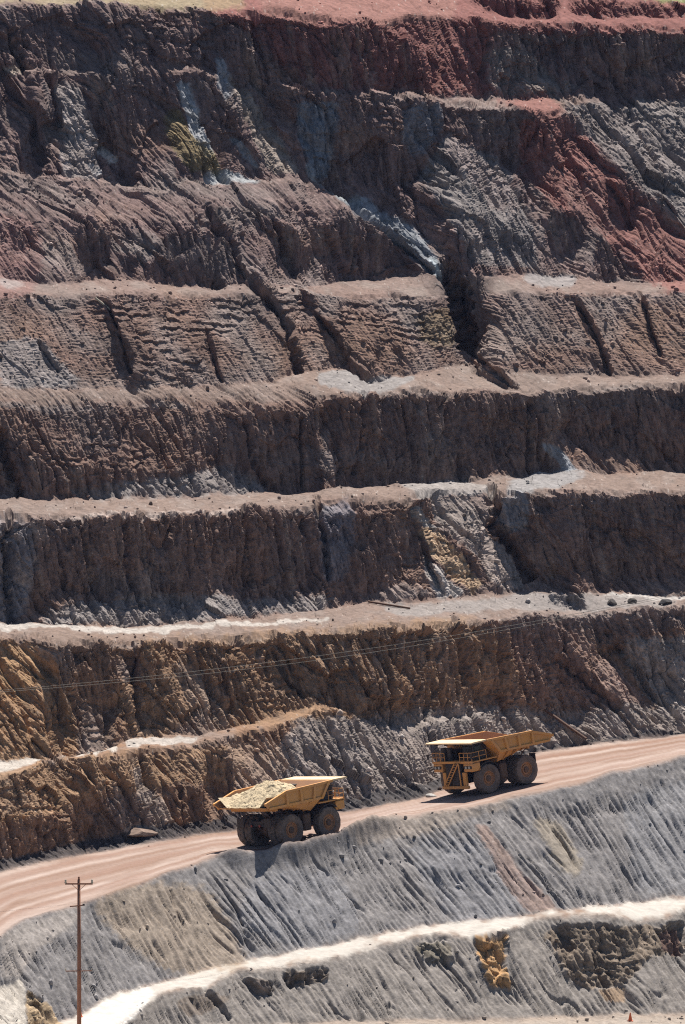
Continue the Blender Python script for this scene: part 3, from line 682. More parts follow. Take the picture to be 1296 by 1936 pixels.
def earth_mat(name, grain, bump):
    m = bpy.data.materials.new(name); m.use_nodes = True
    nt = m.node_tree; b = nt.nodes['Principled BSDF']
    a = nt.nodes.new('ShaderNodeAttribute'); a.attribute_name = 'earth'
    tc = nt.nodes.new('ShaderNodeNewGeometry')
    n = nt.nodes.new('ShaderNodeTexNoise'); n.inputs['Scale'].default_value = 1.6; n.inputs['Detail'].default_value = 8; n.inputs['Roughness'].default_value = .72
    nt.links.new(tc.outputs['Position'], n.inputs['Vector'])
    mr = nt.nodes.new('ShaderNodeMapRange'); mr.inputs['From Min'].default_value = .3; mr.inputs['From Max'].default_value = .7
    mr.inputs['To Min'].default_value = 1 - grain; mr.inputs['To Max'].default_value = 1 + grain
    nt.links.new(n.outputs['Fac'], mr.inputs['Value'])
    mx = nt.nodes.new('ShaderNodeVectorMath'); mx.operation = 'SCALE'
    nt.links.new(a.outputs['Color'], mx.inputs[0]); nt.links.new(mr.outputs['Result'], mx.inputs['Scale'])
    nt.links.new(mx.outputs['Vector'], b.inputs['Base Color'])
    b.inputs['Roughness'].default_value = .95
    b.inputs['Specular IOR Level'].default_value = .1
    if bump:
        n2 = nt.nodes.new('ShaderNodeTexNoise'); n2.inputs['Scale'].default_value = 4; n2.inputs['Detail'].default_value = 6; n2.inputs['Roughness'].default_value = .7
        nt.links.new(tc.outputs['Position'], n2.inputs['Vector'])
        bp = nt.nodes.new('ShaderNodeBump'); bp.inputs['Strength'].default_value = bump * .6; bp.inputs['Distance'].default_value = .25
        nt.links.new(n2.outputs['Fac'], bp.inputs['Height']); nt.links.new(bp.outputs['Normal'], b.inputs['Normal'])
    return m

rock = earth_mat('weathered rock', .38, .4)
dirt = earth_mat('packed dirt', .12, .15)
sheet('lower_slope', seg <= 1, rock)
sheet('service_track', seg == 2, dirt)
sheet('embankment', seg == 3, rock)
sheet('haul_road', seg == 4, dirt)
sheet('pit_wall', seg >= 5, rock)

# ------------------------------------------------------------------ helpers for objects
def flat_mat(name, col, rough=.7, metal=0.0, dust=None, dust_amt=.5, scale=1.2):
    m = bpy.data.materials.new(name); m.use_nodes = True
    nt = m.node_tree; b = nt.nodes['Principled BSDF']
    b.inputs['Roughness'].default_value = rough; b.inputs['Metallic'].default_value = metal
    if dust is None:
        dust = [c * .6 for c in col]
    tc = nt.nodes.new('ShaderNodeTexCoord')
    n = nt.nodes.new('ShaderNodeTexNoise'); n.inputs['Scale'].default_value = scale; n.inputs['Detail'].default_value = 6; n.inputs['Roughness'].default_value = .7
    nt.links.new(tc.outputs['Object'], n.inputs['Vector'])
    mr = nt.nodes.new('ShaderNodeMapRange'); mr.inputs['From Min'].default_value = .35; mr.inputs['From Max'].default_value = .65
    mr.inputs['To Max'].default_value = dust_amt
    nt.links.new(n.outputs['Fac'], mr.inputs['Value'])
    mx = nt.nodes.new('ShaderNodeMix'); mx.data_type = 'RGBA'
    mx.inputs['A'].default_value = (*col, 1); mx.inputs['B'].default_value = (*dust, 1)
    nt.links.new(mr.outputs['Result'], mx.inputs['Factor']); nt.links.new(mx.outputs['Result'], b.inputs['Base Color'])
    return m

class MB:
    def __init__(self): self.v, self.f = [], []
    def add(self, vs, fs):
        o = len(self.v); self.v += [Vector(p) for p in vs]; self.f += [tuple(i + o for i in f) for f in fs]; return self
    def box(self, x0, x1, y0, y1, z0, z1, bev=.03):
        b = min(bev, (x1 - x0) / 3, (y1 - y0) / 3, (z1 - z0) / 3)
        bm = bmesh.new(); bmesh.ops.create_cube(bm, size=1)
        for p in bm.verts: p.co = Vector(((x0 + x1) / 2 + p.co.x * (x1 - x0), (y0 + y1) / 2 + p.co.y * (y1 - y0), (z0 + z1) / 2 + p.co.z * (z1 - z0)))
        bmesh.ops.bevel(bm, geom=bm.edges[:], offset=b, segments=1, affect='EDGES')
        bm.verts.index_update()
        self.add([p.co.copy() for p in bm.verts], [[q.index for q in f.verts] for f in bm.faces]); bm.free(); return self
    def bar(self, a, b, w, h=None):
        a, b = Vector(a), Vector(b); h = h or w
        d = (b - a).normalized(); up = Vector((0, 0, 1)) if abs(d.z) < .9 else Vector((1, 0, 0))
        s = d.cross(up).normalized() * w / 2; u = s.cross(d).normalized() * h / 2
        vs = [p + i * s + j * u for p in (a, b) for i, j in ((-1, -1), (1, -1), (1, 1), (-1, 1))]
        return self.add(vs, [(0, 1, 2, 3), (7, 6, 5, 4), (0, 4, 5, 1), (1, 5, 6, 2), (2, 6, 7, 3), (3, 7, 4, 0)])
    def tube(self, pts, r, n=10, r2=None):
        pts = [Vector(p) for p in pts]; vs, fs = [], []
        for k, p in enumerate(pts):
            d = (pts[min(k + 1, len(pts) - 1)] - pts[max(k - 1, 0)]).normalized()
            up = Vector((0, 0, 1)) if abs(d.z) < .9 else Vector((1, 0, 0))
            s = d.cross(up).normalized(); u = s.cross(d)
            rr = r if r2 is None else r + (r2 - r) * k / (len(pts) - 1)
            vs += [p + rr * (math.cos(2 * math.pi * i / n) * s + math.sin(2 * math.pi * i / n) * u) for i in range(n)]
        for k in range(len(pts) - 1):
            for i in range(n):
                j = (i + 1) % n
                fs.append((k * n + i, k * n + j, (k + 1) * n + j, (k + 1) * n + i))
        fs.append(tuple(range(n))[::-1]); fs.append(tuple((len(pts) - 1) * n + i for i in range(n)))
        return self.add(vs, fs)
    def lathe(self, prof, n=48, lug=None):
        """profile (radius, y) turned about the y axis"""
        vs, fs = [], []; m = len(prof)
        for i in range(n):
            t = 2 * math.pi * i / n
            for k, (r, y) in enumerate(prof):
                q = r - (lug[k] if lug and (i // 2 + (1 if y > 0 else 0)) % 2 else 0)
                vs.append((q * math.cos(t), y, q * math.sin(t)))
        for i in range(n):
            j = (i + 1) % n
            for k in range(m - 1): fs.append((i * m + k, j * m + k, j * m + k + 1, i * m + k + 1))
        return self.add(vs, fs)
    def prism(self, outline, y0, y1):
        """outline in (x, z), thickened along y"""
        n = len(outline)
        vs = [(x, y0, z) for x, z in outline] + [(x, y1, z) for x, z in outline]
        return self.add(vs, [tuple(range(n)), tuple(range(2 * n - 1, n - 1, -1))] + [(i, i + n, (i + 1) % n + n, (i + 1) % n) for i in range(n)])
    def build(self, name, mat, parent=None, loc=(0, 0, 0), rot=(0, 0, 0), smooth=False):
        me = bpy.data.meshes.new(name); me.from_pydata([tuple(p) for p in self.v], [], self.f)
        bm = bmesh.new(); bm.from_mesh(me); bmesh.ops.recalc_face_normals(bm, faces=bm.faces[:]); bm.to_mesh(me); bm.free()
        me.materials.append(mat)
        if smooth: me.polygons.foreach_set('use_smooth', [True] * len(me.polygons))
        o = bpy.data.objects.new(name, me); C.objects.link(o); o.location = loc; o.rotation_euler = rot
        if parent: o.parent = parent
        return o

def tag(o, label, cat, group=None):
    o['label'] = label; o['category'] = cat
    if group: o['group'] = group
    return o
def empty(name):
    o = bpy.data.objects.new(name, None); C.objects.link(o); o.empty_display_size = .5; return o
def copy_tree(o, parent=None):
    c = o.copy(); C.objects.link(c)
    if parent: c.parent = parent
    for ch in [k for k in bpy.data.objects if k.parent == o]: copy_tree(ch, c)
    return c
def ground(px, row):
    return Vector(PD[int(round((row + 120) / 2)), int(round((px + 360) / 2))].tolist())

# ------------------------------------------------------------------ the haul trucks
YEL = flat_mat('dusty yellow paint', (.80, .375, .09), .6, dust=(.68, .355, .165), dust_amt=.7, scale=.9)
YTOP = flat_mat('pale dusty yellow paint', (.84, .60, .33), .6, dust=(.84, .68, .47), dust_amt=.8, scale=.8)  # dust coat, plus the glare of the sunlit canopy put into the colour
INNER = flat_mat('worn tray steel', (.46, .24, .12), .6, dust=(.36, .2, .12), dust_amt=.8, scale=.8)
DARK = flat_mat('grimy dark steel', (.035, .032, .035), .65, dust=(.10, .075, .06), dust_amt=.6)
RUB = flat_mat('dusty tyre rubber', (.12, .095, .083), .9, dust=(.24, .185, .155), dust_amt=.9)
RIM = flat_mat('dusty rim', (.50, .24, .10), .7, dust=(.36, .2, .13), dust_amt=.8, scale=2)
GLS = flat_mat('dark cab glass', (.015, .02, .026), .12, dust=(.03, .032, .036), dust_amt=.5)
LMP = flat_mat('lamp lens', (.6, .58, .52), .2)
STEEL = flat_mat('brown dusty steel', (.17, .10, .065), .75, dust=(.10, .065, .05), dust_amt=.7)
ORE = earth_mat('ore', .4, .8)

def make_wheel(parent, x, y, side):
    w = .52
    prof = [(.86, -w * .72), (1.0, -w * .92), (1.25, -w), (1.5, -w * .97), (1.64, -w * .86), (1.70, -w * .6), (1.70, -.04), (1.70, .04), (1.70, w * .6), (1.64, w * .86), (1.5, w * .97), (1.25, w), (1.0, w * .92), (.86, w * .72)]
    lug = [0, 0, 0, 0, .03, .07, .07, .07, .07, .03, 0, 0, 0, 0]
    a = w * .8 * side
    rim = MB().lathe([(.88, -a), (.88, a * .85), (.80, a * .9), (.74, a * .55), (.60, a * .35), (.56, a * .35), (.54, a * .6), (.40, a * .66), (.001, a * .66)], 36)
    for k in range(12):
        t = k * math.pi / 6
        rim.tube([(.67 * math.cos(t), a * .40, .67 * math.sin(t)), (.67 * math.cos(t), a * .52, .67 * math.sin(t))], .045, 6)
    r = rim.build('wheel', RIM, parent, (x, y, 1.70), (0, .2 * x, 0))
    MB().lathe(prof, 64, lug).build('tyre', RUB, r)
    h = MB().lathe([(.34, a * .6), (.34, a * .95), (.26, a * 1.0), (.001, a * 1.0)], 20)
    h.build('hub', STEEL, r)
    return r

def make_truck():
    T = empty('haul_truck')
    for sd_ in (1, -1):
        make_wheel(T, 0, 2.72 * sd_, sd_)
    for sd_ in (1, -1):
        make_wheel(T, -5.7, 2.86 * sd_, sd_)
        make_wheel(T, -5.7, 1.74 * sd_, sd_)
    f = MB()
    for sd_ in (1, -1):
        f.bar((2.2, .95 * sd_, 1.75), (-3.0, .95 * sd_, 1.85), .35, .75).bar((-3.0, .95 * sd_, 1.85), (-7.6, .9 * sd_, 2.65), .35, .7)
    for x in (2.0, -1.2, -3.2, -5.0, -7.3): f.bar((x, -.95, 1.9 + max(0, -x - 3) * .16), (x, .95, 1.9 + max(0, -x - 3) * .16), .4, .5)
    f.bar((-.9, -1.0, 2.3), (-.9, -1.0, 4.3), .4).bar((-.9, 1.0, 2.3), (-.9, 1.0, 4.3), .4).bar((-.9, -1.2, 4.2), (-.9, 1.2, 4.2), .4)
    f.build('frame', DARK, T)
    ax = MB().lathe([(.001, -1.15), (.45, -1.15), (.62, -.4), (.8, -.25), (.8, .25), (.62, .4), (.45, 1.15), (.001, 1.15)], 24)
    ax.build('rear_axle', STEEL, T, (-5.7, 0, 1.7))
    for sd_ in (1, -1):
        MB().tube([(0.1, 1.75 * sd_, 1.5), (-.05, 1.6 * sd_, 3.4)], .26, 12).tube([(0, 1.3 * sd_, 1.7), (0, 2.3 * sd_, 1.7)], .3, 12).build('suspension_strut', STEEL, T)
        MB().tube([(-6.5, .75 * sd_, 1.9), (-6.7, .75 * sd_, 3.2)], .2, 12).build('rear_strut', STEEL, T)
        MB().tube([(-2.9, 1.35 * sd_, 1.9), (-4.7, 1.35 * sd_, 3.6)], .19, 12).build('hoist_cylinder', STEEL, T)
    for sd_, n_ in ((1, 'fuel_tank'), (-1, 'hydraulic_tank')):
        t = MB().box(-3.3, -2.2, 1.25 * 1 if sd_ > 0 else -2.75, 2.75 if sd_ > 0 else -1.25, 1.25, 3.0, .12)
        t.tube([(-2.75, 2.2 * sd_, 3.0), (-2.75, 2.2 * sd_, 3.18)], .13, 10)
        t.bar((-3.36, 2.1 * sd_, 1.2), (-3.36, 2.1 * sd_, 3.02), .06, .25)
        t.build(n_, STEEL, T)
    # engine housing, radiator, deck
    MB().box(-1.0, 2.2, -1.1, 1.1, 2.1, 3.7, .08).build('engine_housing', DARK, T)
    g = MB().box(2.2, 2.42, -1.25, 1.25, 1.35, 3.75, .04)
    for k in range(9): g.box(2.42, 2.47, -1.12, 1.12, 1.5 + k * .25, 1.6 + k * .25, .01)
    g.build('radiator_grille', DARK, T)
    MB().box(2.1, 2.5, -2.15, 2.15, .92, 1.28, .06).box(2.05, 2.4, -1.9, -1.35, 1.28, 2.8, .05).box(2.05, 2.4, 1.35, 1.9, 1.28, 2.8, .05).build('bumper', YEL, T)
    d = MB().box(-1.4, 2.3, -3.3, 3.3, 3.86, 4.0, .03)
    d.box(2.3, 2.42, -3.3, -1.3, 3.8, 4.06, .02).box(2.3, 2.42, 1.3, 3.3, 3.8, 4.06, .02).box(2.3, 2.42, -1.3, 1.3, 3.8, 4.06, .02)
    d.build('deck', YEL, T)
    for sd_ in (1, -1):
        p = MB().box(1.15, 2.42, 1.75 if sd_ > 0 else -3.25, 3.25 if sd_ > 0 else -1.75, 2.85, 3.8, .08)
        p.build('fender_box', YEL, T)
        MB().bar((2.44, 1.9 * sd_, 3.35), (2.44, 3.15 * sd_, 3.35), .05, .34).build('headlight_recess', DARK, T)
        for y_ in (2.25, 2.8): MB().tube([(2.45, y_ * sd_, 3.35), (2.53, y_ * sd_, 3.35)], .15, 14).build('headlight', LMP, T)
        fd = MB()
        arc = [(1.95 * math.cos(t), 1.7 + 1.95 * math.sin(t)) for t in [math.radians(a_) for a_ in range(38, 150, 8)]]
        o_ = arc + [(x * .965, 1.7 + (z - 1.7) * .965) for x, z in arc[::-1]]
        fd.prism(o_, 2.2 * sd_, 3.25 * sd_); fd.build('wheel_arch', DARK, T)
    # diagonal ladder across the radiator, posts
    l = MB()
    a0, a1 = Vector((2.62, -1.55, 1.3)), Vector((2.62, .55, 3.85))
    for off in (0, .62): l.bar(a0 + Vector((0, off, 0)), a1 + Vector((0, off, 0)), .10, .12)
    for k in range(9):
        q = a0.lerp(a1, (k + .5) / 9); l.bar(q, q + Vector((0, .62, 0)), .16, .05)
    l.build('ladder', YEL, T)
    MB().box(2.48, 2.6, 1.05, 1.2, 1.2, 3.8, .02).build('grille_post', YEL, T)
    for sd_ in (1, -1):
        h = MB()
        for y_ in (1.25, 1.95, 2.6, 3.25): h.tube([(2.35, y_ * sd_, 4.0), (2.35, y_ * sd_, 5.0)], .035, 6)
        for z_ in (4.5, 5.0): h.tube([(2.35, 1.25 * sd_, z_), (2.35, 3.25 * sd_, z_)], .035, 6)
        for x_ in (1.2, 0.1): h.tube([(x_, 3.25 * sd_, 4.0), (x_, 3.25 * sd_, 5.0)], .035, 6)
        for z_ in (4.5, 5.0): h.tube([(2.35, 3.25 * sd_, z_), (.1, 3.25 * sd_, z_)], .035, 6)
        h.build('handrail', YEL, T)
        MB().tube([(2.4, 3.3 * sd_, 4.7), (2.75, 3.55 * sd_, 4.8)], .03, 6).box(2.68, 2.76, 3.4 if sd_ > 0 else -3.75, 3.75 if sd_ > 0 else -3.4, 4.35, 4.95, .03).build('mirror', DARK, T)
    cab = MB().box(-.6, 1.55, .95, 2.75, 4.0, 5.72, .1).box(-.7, 1.7, .88, 2.82, 5.7, 5.82, .04).build('cab', DARK, T)
    MB().box(1.56, 1.6, 1.1, 2.6, 4.75, 5.6, .02).build('windscreen', GLS, cab)
    MB().box(.4, 1.4, 2.76, 2.8, 4.8, 5.55, .02).build('side_window', GLS, cab)
    MB().box(-.5, .3, 2.755, 2.795, 4.8, 5.55, .02).build('side_window', GLS, cab)
    cb = MB().box(-.4, .9, -2.7, -.9, 4.0, 5.1, .06); cb.build('control_cabinet', DARK, T)
    for y_ in (-1.2, -2.1):
        MB().tube([(1.5, y_, 4.0), (1.5, y_, 5.3)], .32, 14).tube([(1.5, y_, 5.3), (1.5, y_, 5.45)], .4, 14).build('air_cleaner', DARK, T)
    MB().tube([(-1.3, 1.6, 2.6), (-1.3, 1.6, 3.7), (-1.7, 1.6, 4.0)], .14, 10).build('exhaust', DARK, T)
    # dump body
    W, WF = 3.82, 2.55
    def shell(o):
        st = [((.30, 6.12), (-1.47, 4.5), (-2.0, 3.24)), ((-6.65, 5.92), (-6.65, 4.36), (-6.2, 4.02)), ((-9.85, 4.95), (-9.3, 4.44), (-9.3, 4.38))]
        vs = []
        for k, ((x0, z0), (x1, z1), (x2, z2)) in enumerate(st):
            e = o * (1 if k == 0 else 0)
            zt = 0.0
            vs += [(x0 - e * 1.2, W - o, z0 + zt), (x1 - e * 1.2, W - o * 1.1, z1 + o * .4), (x2 - e, WF - o * .6, z2 + o), (x2 - e, -WF + o * .6, z2 + o), (x1 - e * 1.2, -W + o * 1.1, z1 + o * .4), (x0 - e * 1.2, -W + o, z0 + zt)]
        return vs
    b = MB(); o = shell(0); i_ = shell(.14)
    fs = []
    for k in range(2):
        for q in range(5): fs.append((k * 6 + q, k * 6 + q + 1, k * 6 + q + 7, k * 6 + q + 6))
    fs.append((0, 1, 2, 3, 4, 5))
    n = len(o); fi = [tuple(v + n for v in f_[::-1]) for f_ in fs]
    rim = []
    for k in range(2):
        for q in (0, 5): rim.append((k * 6 + q, (k + 1) * 6 + q, (k + 1) * 6 + q + n, k * 6 + q + n))
    for q in range(5): rim.append((12 + q, 13 + q, 13 + q + n, 12 + q + n))
    rim.append((0, 5, 5 + n, n))
    b.add(o + i_, fs + rim)
    body = b.build('dump_body', YEL, T)
    inn = MB(); sc = shell(.145); inn.add(sc, fs); inn.build('tray_lining', INNER, body)
    for sd_ in (1, -1):
        r_ = MB().bar((.30, 3.84 * sd_, 6.06), (-6.65, 3.84 * sd_, 5.86), .26, .26).bar((-6.6, 3.84 * sd_, 5.86), (-9.81, 3.84 * sd_, 4.91), .26, .26)
        r_.build('top_rail', YEL, body)
        MB().bar((-1.4, 3.86 * sd_, 4.52), (-9.2, 3.86 * sd_, 4.43), .2, .24).build('bottom_rail', YEL, body)
        for xt, xb in ((-.35, -1.5), (-2.4, -2.7), (-4.5, -4.5), (-6.6, -6.6)):
            MB().bar((xt, 3.89 * sd_, 6.0 - .03 * -xt), (xb, 3.89 * sd_, 4.5), .26, .3).build('rib', YEL, body)
        for xa in (-3.0, -4.4, -5.8):
            za = 3.24 + (-xa - 2) * .19
            MB().bar((xa, 3.75 * sd_, 4.4), (xa, 2.4 * sd_, za - .06), .2, .2).build('floor_rib', YEL, body)
    for xa in (-7.0, -8.4):
        MB().bar((xa, -2.6, 4.02 if xa > -8 else 4.2), (xa, 2.6, 4.02 if xa > -8 else 4.2), .3, .3).build('floor_rib', YEL, body)
    cn = MB().prism([(2.55, 6.02), (2.6, 6.14), (2.5, 6.2), (.28, 6.2), (.28, 6.02)], -3.82, 3.82)
    cn.build('canopy', YTOP, body)
    cu = MB()
    for y_ in (-2.4, -.8, .8, 2.4): cu.box(.3, 2.5, y_ - .1, y_ + .1, 5.84, 6.018, .02)
    cu.build('canopy_beam', DARK, body)
    for sd_ in (1, -1):
        MB().box(-8.0, -7.92, 1.5 if sd_ > 0 else -2.5, 2.5 if sd_ > 0 else -1.5, 2.2, 3.2, .02).build('mud_flap', DARK, T)
        MB().tube([(-7.7, .6 * sd_, 2.4), (-7.8, .6 * sd_, 2.4)], .13, 12).build('tail_lamp', flat_mat('red lens', (.35, .02, .015), .3), T)
        MB().tube([(-8.0, 1.2 * sd_, 4.0), (-6.9, 1.0 * sd_, 2.9)], .06, 6).build('rock_ejector', STEEL, T)
    return T

def pose(T, px, row, side, head, dx):
    """stand truck T on the road: the outer foot of the wheel at local (dx, 3.0*side) meets the ground at that survey direction"""
    g = ground(px, row)
    m = (seg == ROAD) & (np.hypot(P[..., 0] - g.x, P[..., 1] - g.y) < 7)
    q = PD[m]; c = q.mean(0)
    k = np.linalg.lstsq(np.c_[q[:, :2] - c[:2], np.ones(len(q))], q[:, 2], rcond=None)[0]
    nrm = Vector((-k[0], -k[1], 1)).normalized()
    h = Vector((math.cos(head), math.sin(head), 0)); h = (h - nrm * h.dot(nrm)).normalized()
    lft = nrm.cross(h)
    M_ = Matrix((h, lft, nrm)).transposed()
    base = Vector((g.x, g.y, k[0] * (g.x - c[0]) + k[1] * (g.y - c[1]) + k[2]))
    T.location = base - M_ @ Vector((dx, 3.0 * side, 0)) 
    T.rotation_euler = M_.to_euler()
    print('truck', T.location, k)

A_R = math.radians(42)
truck = make_truck()
tag(truck, 'empty yellow mining haul truck driving downhill, its radiator grille and diagonal front ladder in view', 'dump truck', 'haul trucks on the pit ramp')
pose(truck, 928, 1499, 1, A_R + math.pi, 0)
truck2 = copy_tree(truck)
tag(truck2, 'yellow mining haul truck heaped with pale ore, seen from behind climbing the ramp', 'dump truck', 'haul trucks on the pit ramp')
pose(truck2, 554, 1603, -1, math.radians(45), -5.7)
truck2.scale = (1.05, 1.05, 1.05)

# load of ore in the tray of the climbing truck
n = 100
xs = np.linspace(-9.3, -1.3, n); ys = np.linspace(-3.6, 3.6, n)
Xg, Yg = np.meshgrid(xs, ys, indexing='ij')
flo = np.interp(-Xg, [1.3, 2.0, 6.2, 9.3], [4.4, 3.45, 4.25, 4.5]) + np.clip(np.abs(Yg) - 2.4, 0, 2) * .9
hc = np.interp(-Xg, [1.3, 2.2, 3.4, 4.8, 5.6, 7.2, 9.15], [4.6, 5.3, 6.35, 6.8, 6.65, 5.7, 4.55])
lf1, _j = facets(Xg / .5, Yg / .5, 11); lf2, _j = facets(Xg / .22, Yg / .22, 12)
top = flo + (hc - flo) * (1 - .62 * (np.abs(Yg) / 3.6) ** 2.2) + .12 * pn(Xg / .9, Yg / .9, 141) + .05 * lf1 + .03 * lf2
top = np.maximum(top, flo + .03)
vs = [(Xg[i, j], Yg[i, j], top[i, j]) for i in range(n) for j in range(n)] + [(Xg[i, j], Yg[i, j], flo[i, j]) for i in range(n) for j in range(n)]
fs = []
for i in range(n - 1):
    for j in range(n - 1):
        a = i * n + j; fs += [(a, a + n, a + n + 1, a + 1), (n * n + a, n * n + a + 1, n * n + a + n + 1, n * n + a + n)]
for k in range(n - 1):
    for a, b_ in ((k, k + 1), ((n - 1) * n + k + 1, (n - 1) * n + k), ((k + 1) * n, k * n), (k * n + n - 1, (k + 1) * n + n - 1)):
        fs.append((a, b_, b_ + n * n, a + n * n))
lo = MB().add(vs, fs).build('ore_load', ORE, None)
at = lo.data.attributes.new('earth', 'FLOAT_COLOR', 'POINT')
cc = np.ones((2 * n * n, 4), np.float32); cc[:, :3] = (.60, .49, .33)
r_ = np.concatenate([(lf1 * .35 + lf2 * .4).ravel() * .5 + .5] * 2); cc[r_ < .12, :3] = (.40, .33, .23); cc[r_ > .88, :3] = (.70, .60, .43)
at.data.foreach_set('color', cc.ravel())
lo.location, lo.rotation_euler, lo.scale = truck2.location, truck2.rotation_euler, truck2.scale
tag(lo, 'heap of pale yellowish crushed ore filling the tray of the climbing haul truck', 'ore heap')

# ------------------------------------------------------------------ pole, power lines, pipes, cones, boulders, rubble
WOOD = flat_mat('tarred pole wood', (.36, .165, .095), .85, dust=(.24, .11, .07), dust_amt=.8)
PORC = flat_mat('pale porcelain', (.62, .55, .42), .4)
WIRE = flat_mat('weathered aluminium wire', (.42, .38, .32), .5, metal=0.0)
RUST = flat_mat('rusted pipe', (.17, .085, .05), .8, dust=(.09, .05, .035), dust_amt=.8)
ORG = flat_mat('orange marker', (.75, .16, .04), .6)

def survey(px, row, dist):
    v = row - CY
    dy_ = math.cos(PITCH) - v / F_PX * math.sin(PITCH); dz_ = -math.sin(PITCH) - v / F_PX * math.cos(PITCH)
    return Vector((dist * (px - CX) / F_PX / dy_, dist, CAM_Z + dist * dz_ / dy_))

foot = ground(150, 1962)
topz = survey(150, 1664, foot.y).z - foot.z
pole = empty('utility_pole'); pole.location = foot
tag(pole, 'tall reddish brown wooden utility pole with crossarms below the haul road', 'utility pole')
MB().tube([(0, 0, -.6), (.02, 0, topz * .5), (0, 0, topz)], .24, 12, .165).build('pole_shaft', WOOD, pole, smooth=True)
arm = MB().box(-1.45, 1.45, -.16 - .12, -.16 + .02, topz - .45, topz - .28, .02).build('crossarm', WOOD, pole)
for x_ in (-1.38, 1.38):
    MB().lathe([(.001, -.2), (.10, -.2), (.14, -.08), (.08, 0), (.12, .1), (.07, .22), (.001, .24)], 12).build('insulator', PORC, arm, (x_, -.2, topz - .13), (math.pi / 2, 0, 0))
MB().lathe([(.001, -.2), (.10, -.2), (.14, -.08), (.08, 0), (.12, .1), (.07, .22), (.001, .24)], 12).build('insulator', WOOD, pole, (0, 0, topz + .14), (math.pi / 2, 0, 0))
m2 = MB().bar((-.95, -.22, topz - 2.75), (.62, -.22, topz - 2.6), .09, .12).build('crossarm', WOOD, pole)
MB().box(.38, .62, -.34, -.14, topz - 2.66, topz - 2.44, .03).build('bracket', DARK, m2)
a3 = MB().bar((-1.4, -.22, topz - 9.55), (1.4, -.22, topz - 9.5), .07, .10).build('crossarm', WOOD, pole)
for x_ in (-1.4, 1.35): MB().tube([(x_, -.22, topz - 9.5), (x_, -.22, topz - 9.25)], .05, 8).build('insulator', PORC, a3)
MB().bar((-.75, -.24, topz - .4), (0, -.2, topz - 1.1), .05).bar((.75, -.24, topz - .4), (0, -.2, topz - 1.1), .05).build('brace', WOOD, pole)

for k, (lab, pts) in enumerate((
    ('upper of two thin pale cables slung across the lower bench face', [(-300, 1327), (0, 1306), (250, 1282), (450, 1259), (648, 1232), (848, 1205), (990, 1179), (1300, 1117), (1620, 1046)]),
    ('lower of two thin pale cables slung across the lower bench face', [(-300, 1332), (60, 1303), (300, 1284), (480, 1264), (648, 1240), (848, 1211), (990, 1184), (1300, 1121), (1620, 1050)]))):
    xs_, ys_ = zip(*pts)
    co = np.polyfit(np.array(xs_) / 1000.0, ys_, 4)
    q = [survey(x_, float(np.polyval(co, x_ / 1000.0)), 1255 + 0.012 * x_) for x_ in range(-300, 1621, 40)]
    w_ = MB().tube(q, .023, 6).build('power_cable', WIRE)
    tag(w_, lab, 'cable', 'cables across the pit')

def pipe(name, a, b, r, lab, cat, mat, lift=.12):
    p, q = ground(*a) + Vector((0, -.15, lift)), ground(*b) + Vector((0, -.15, lift))
    m_ = MB().tube([p, p.lerp(q, .5), q], r, 10); o = m_.build(name, mat); tag(o, lab, cat)
pipe('steel_pipe', (1038, 1345), (1108, 1398), .17, 'rusty steel pipe lying slantwise down the scree above the ramp', 'pipe', RUST, .25)
pipe('drill_rod', (697, 1142), (775, 1147), .13, 'dark rusty rod lying level on the bench among grey rubble', 'rod', RUST, .2)
pipe('timber_plank', (180, 568), (204, 578), .13, 'short pale plank caught high on the brown bench face', 'plank', PORC, .2)
for px_, row_, lab in ((1191, 1932, 'orange marker cone on the pale ground below the lower grey slope'), (153, 1921, 'orange marker cone beside the foot of the wooden utility pole')):
    g_ = ground(px_, row_)
    cz = MB().box(-.3, .3, -.3, .3, 0, .06, .01).lathe([(.001, 0), (.001, 0)], 8)
    cone = MB().tube([(0, 0, .05), (0, 0, .95)], .24, 16, .05); cone.v += []
    cone.box(-.32, .32, -.32, .32, 0, .06, .015)
    o = cone.build('marker_cone', ORG); o.location = g_ + Vector((0, -.5 if px_ < 200 else 0, -.02)); tag(o, lab, 'cone', 'orange marker cones')

def rock_mesh(name, seed, rx, ry, rz, sub=3):
    bm = bmesh.new(); bmesh.ops.create_icosphere(bm, subdivisions=sub, radius=1)
    rg = np.random.default_rng(seed); pl = rg.normal(size=(9, 3)); pl /= np.linalg.norm(pl, axis=1, keepdims=True); cut = rg.uniform(.62, .9, 9)
    for v in bm.verts:
        p = np.array(v.co)
        for n_, c_ in zip(pl, cut):
            e = p @ n_ - c_
            if e > 0: p = p - n_ * e
        v.co = Vector((p[0] * rx, p[1] * ry, p[2] * rz))
    me = bpy.data.meshes.new(name); bm.to_mesh(me); bm.free()
    at = me.attributes.new('earth', 'FLOAT_COLOR', 'POINT')
    return me, at
BOULD = [((266, 1574), 2.1, .6, (.25, .185, .15), 'broad low grey brown mound of rock at the foot of the left face'),
         ((1158, 1143), .75, .5, (.10, .09, .085), 'dark boulder on the right bench edge nearest the middle of the pit'),
         ((1197, 1142), .6, .42, (.11, .10, .09), 'small dark boulder between two others on the right bench edge'),
         ((1258, 1140), .95, .5, (.09, .085, .085), 'long dark boulder on the bench edge closest to the right side'),
         ((817, 1506), .8, .25, (.42, .40, .38), 'added flat pale slab standing in for sunlit road edge ahead of the empty truck'),  # added slab: its pale colour stands for a sunlit bit of road edge
         ((895, 668), 1.0, 1.6, (.25, .19, .16), 'pointed brown rock standing at the foot of the dark cleft')]
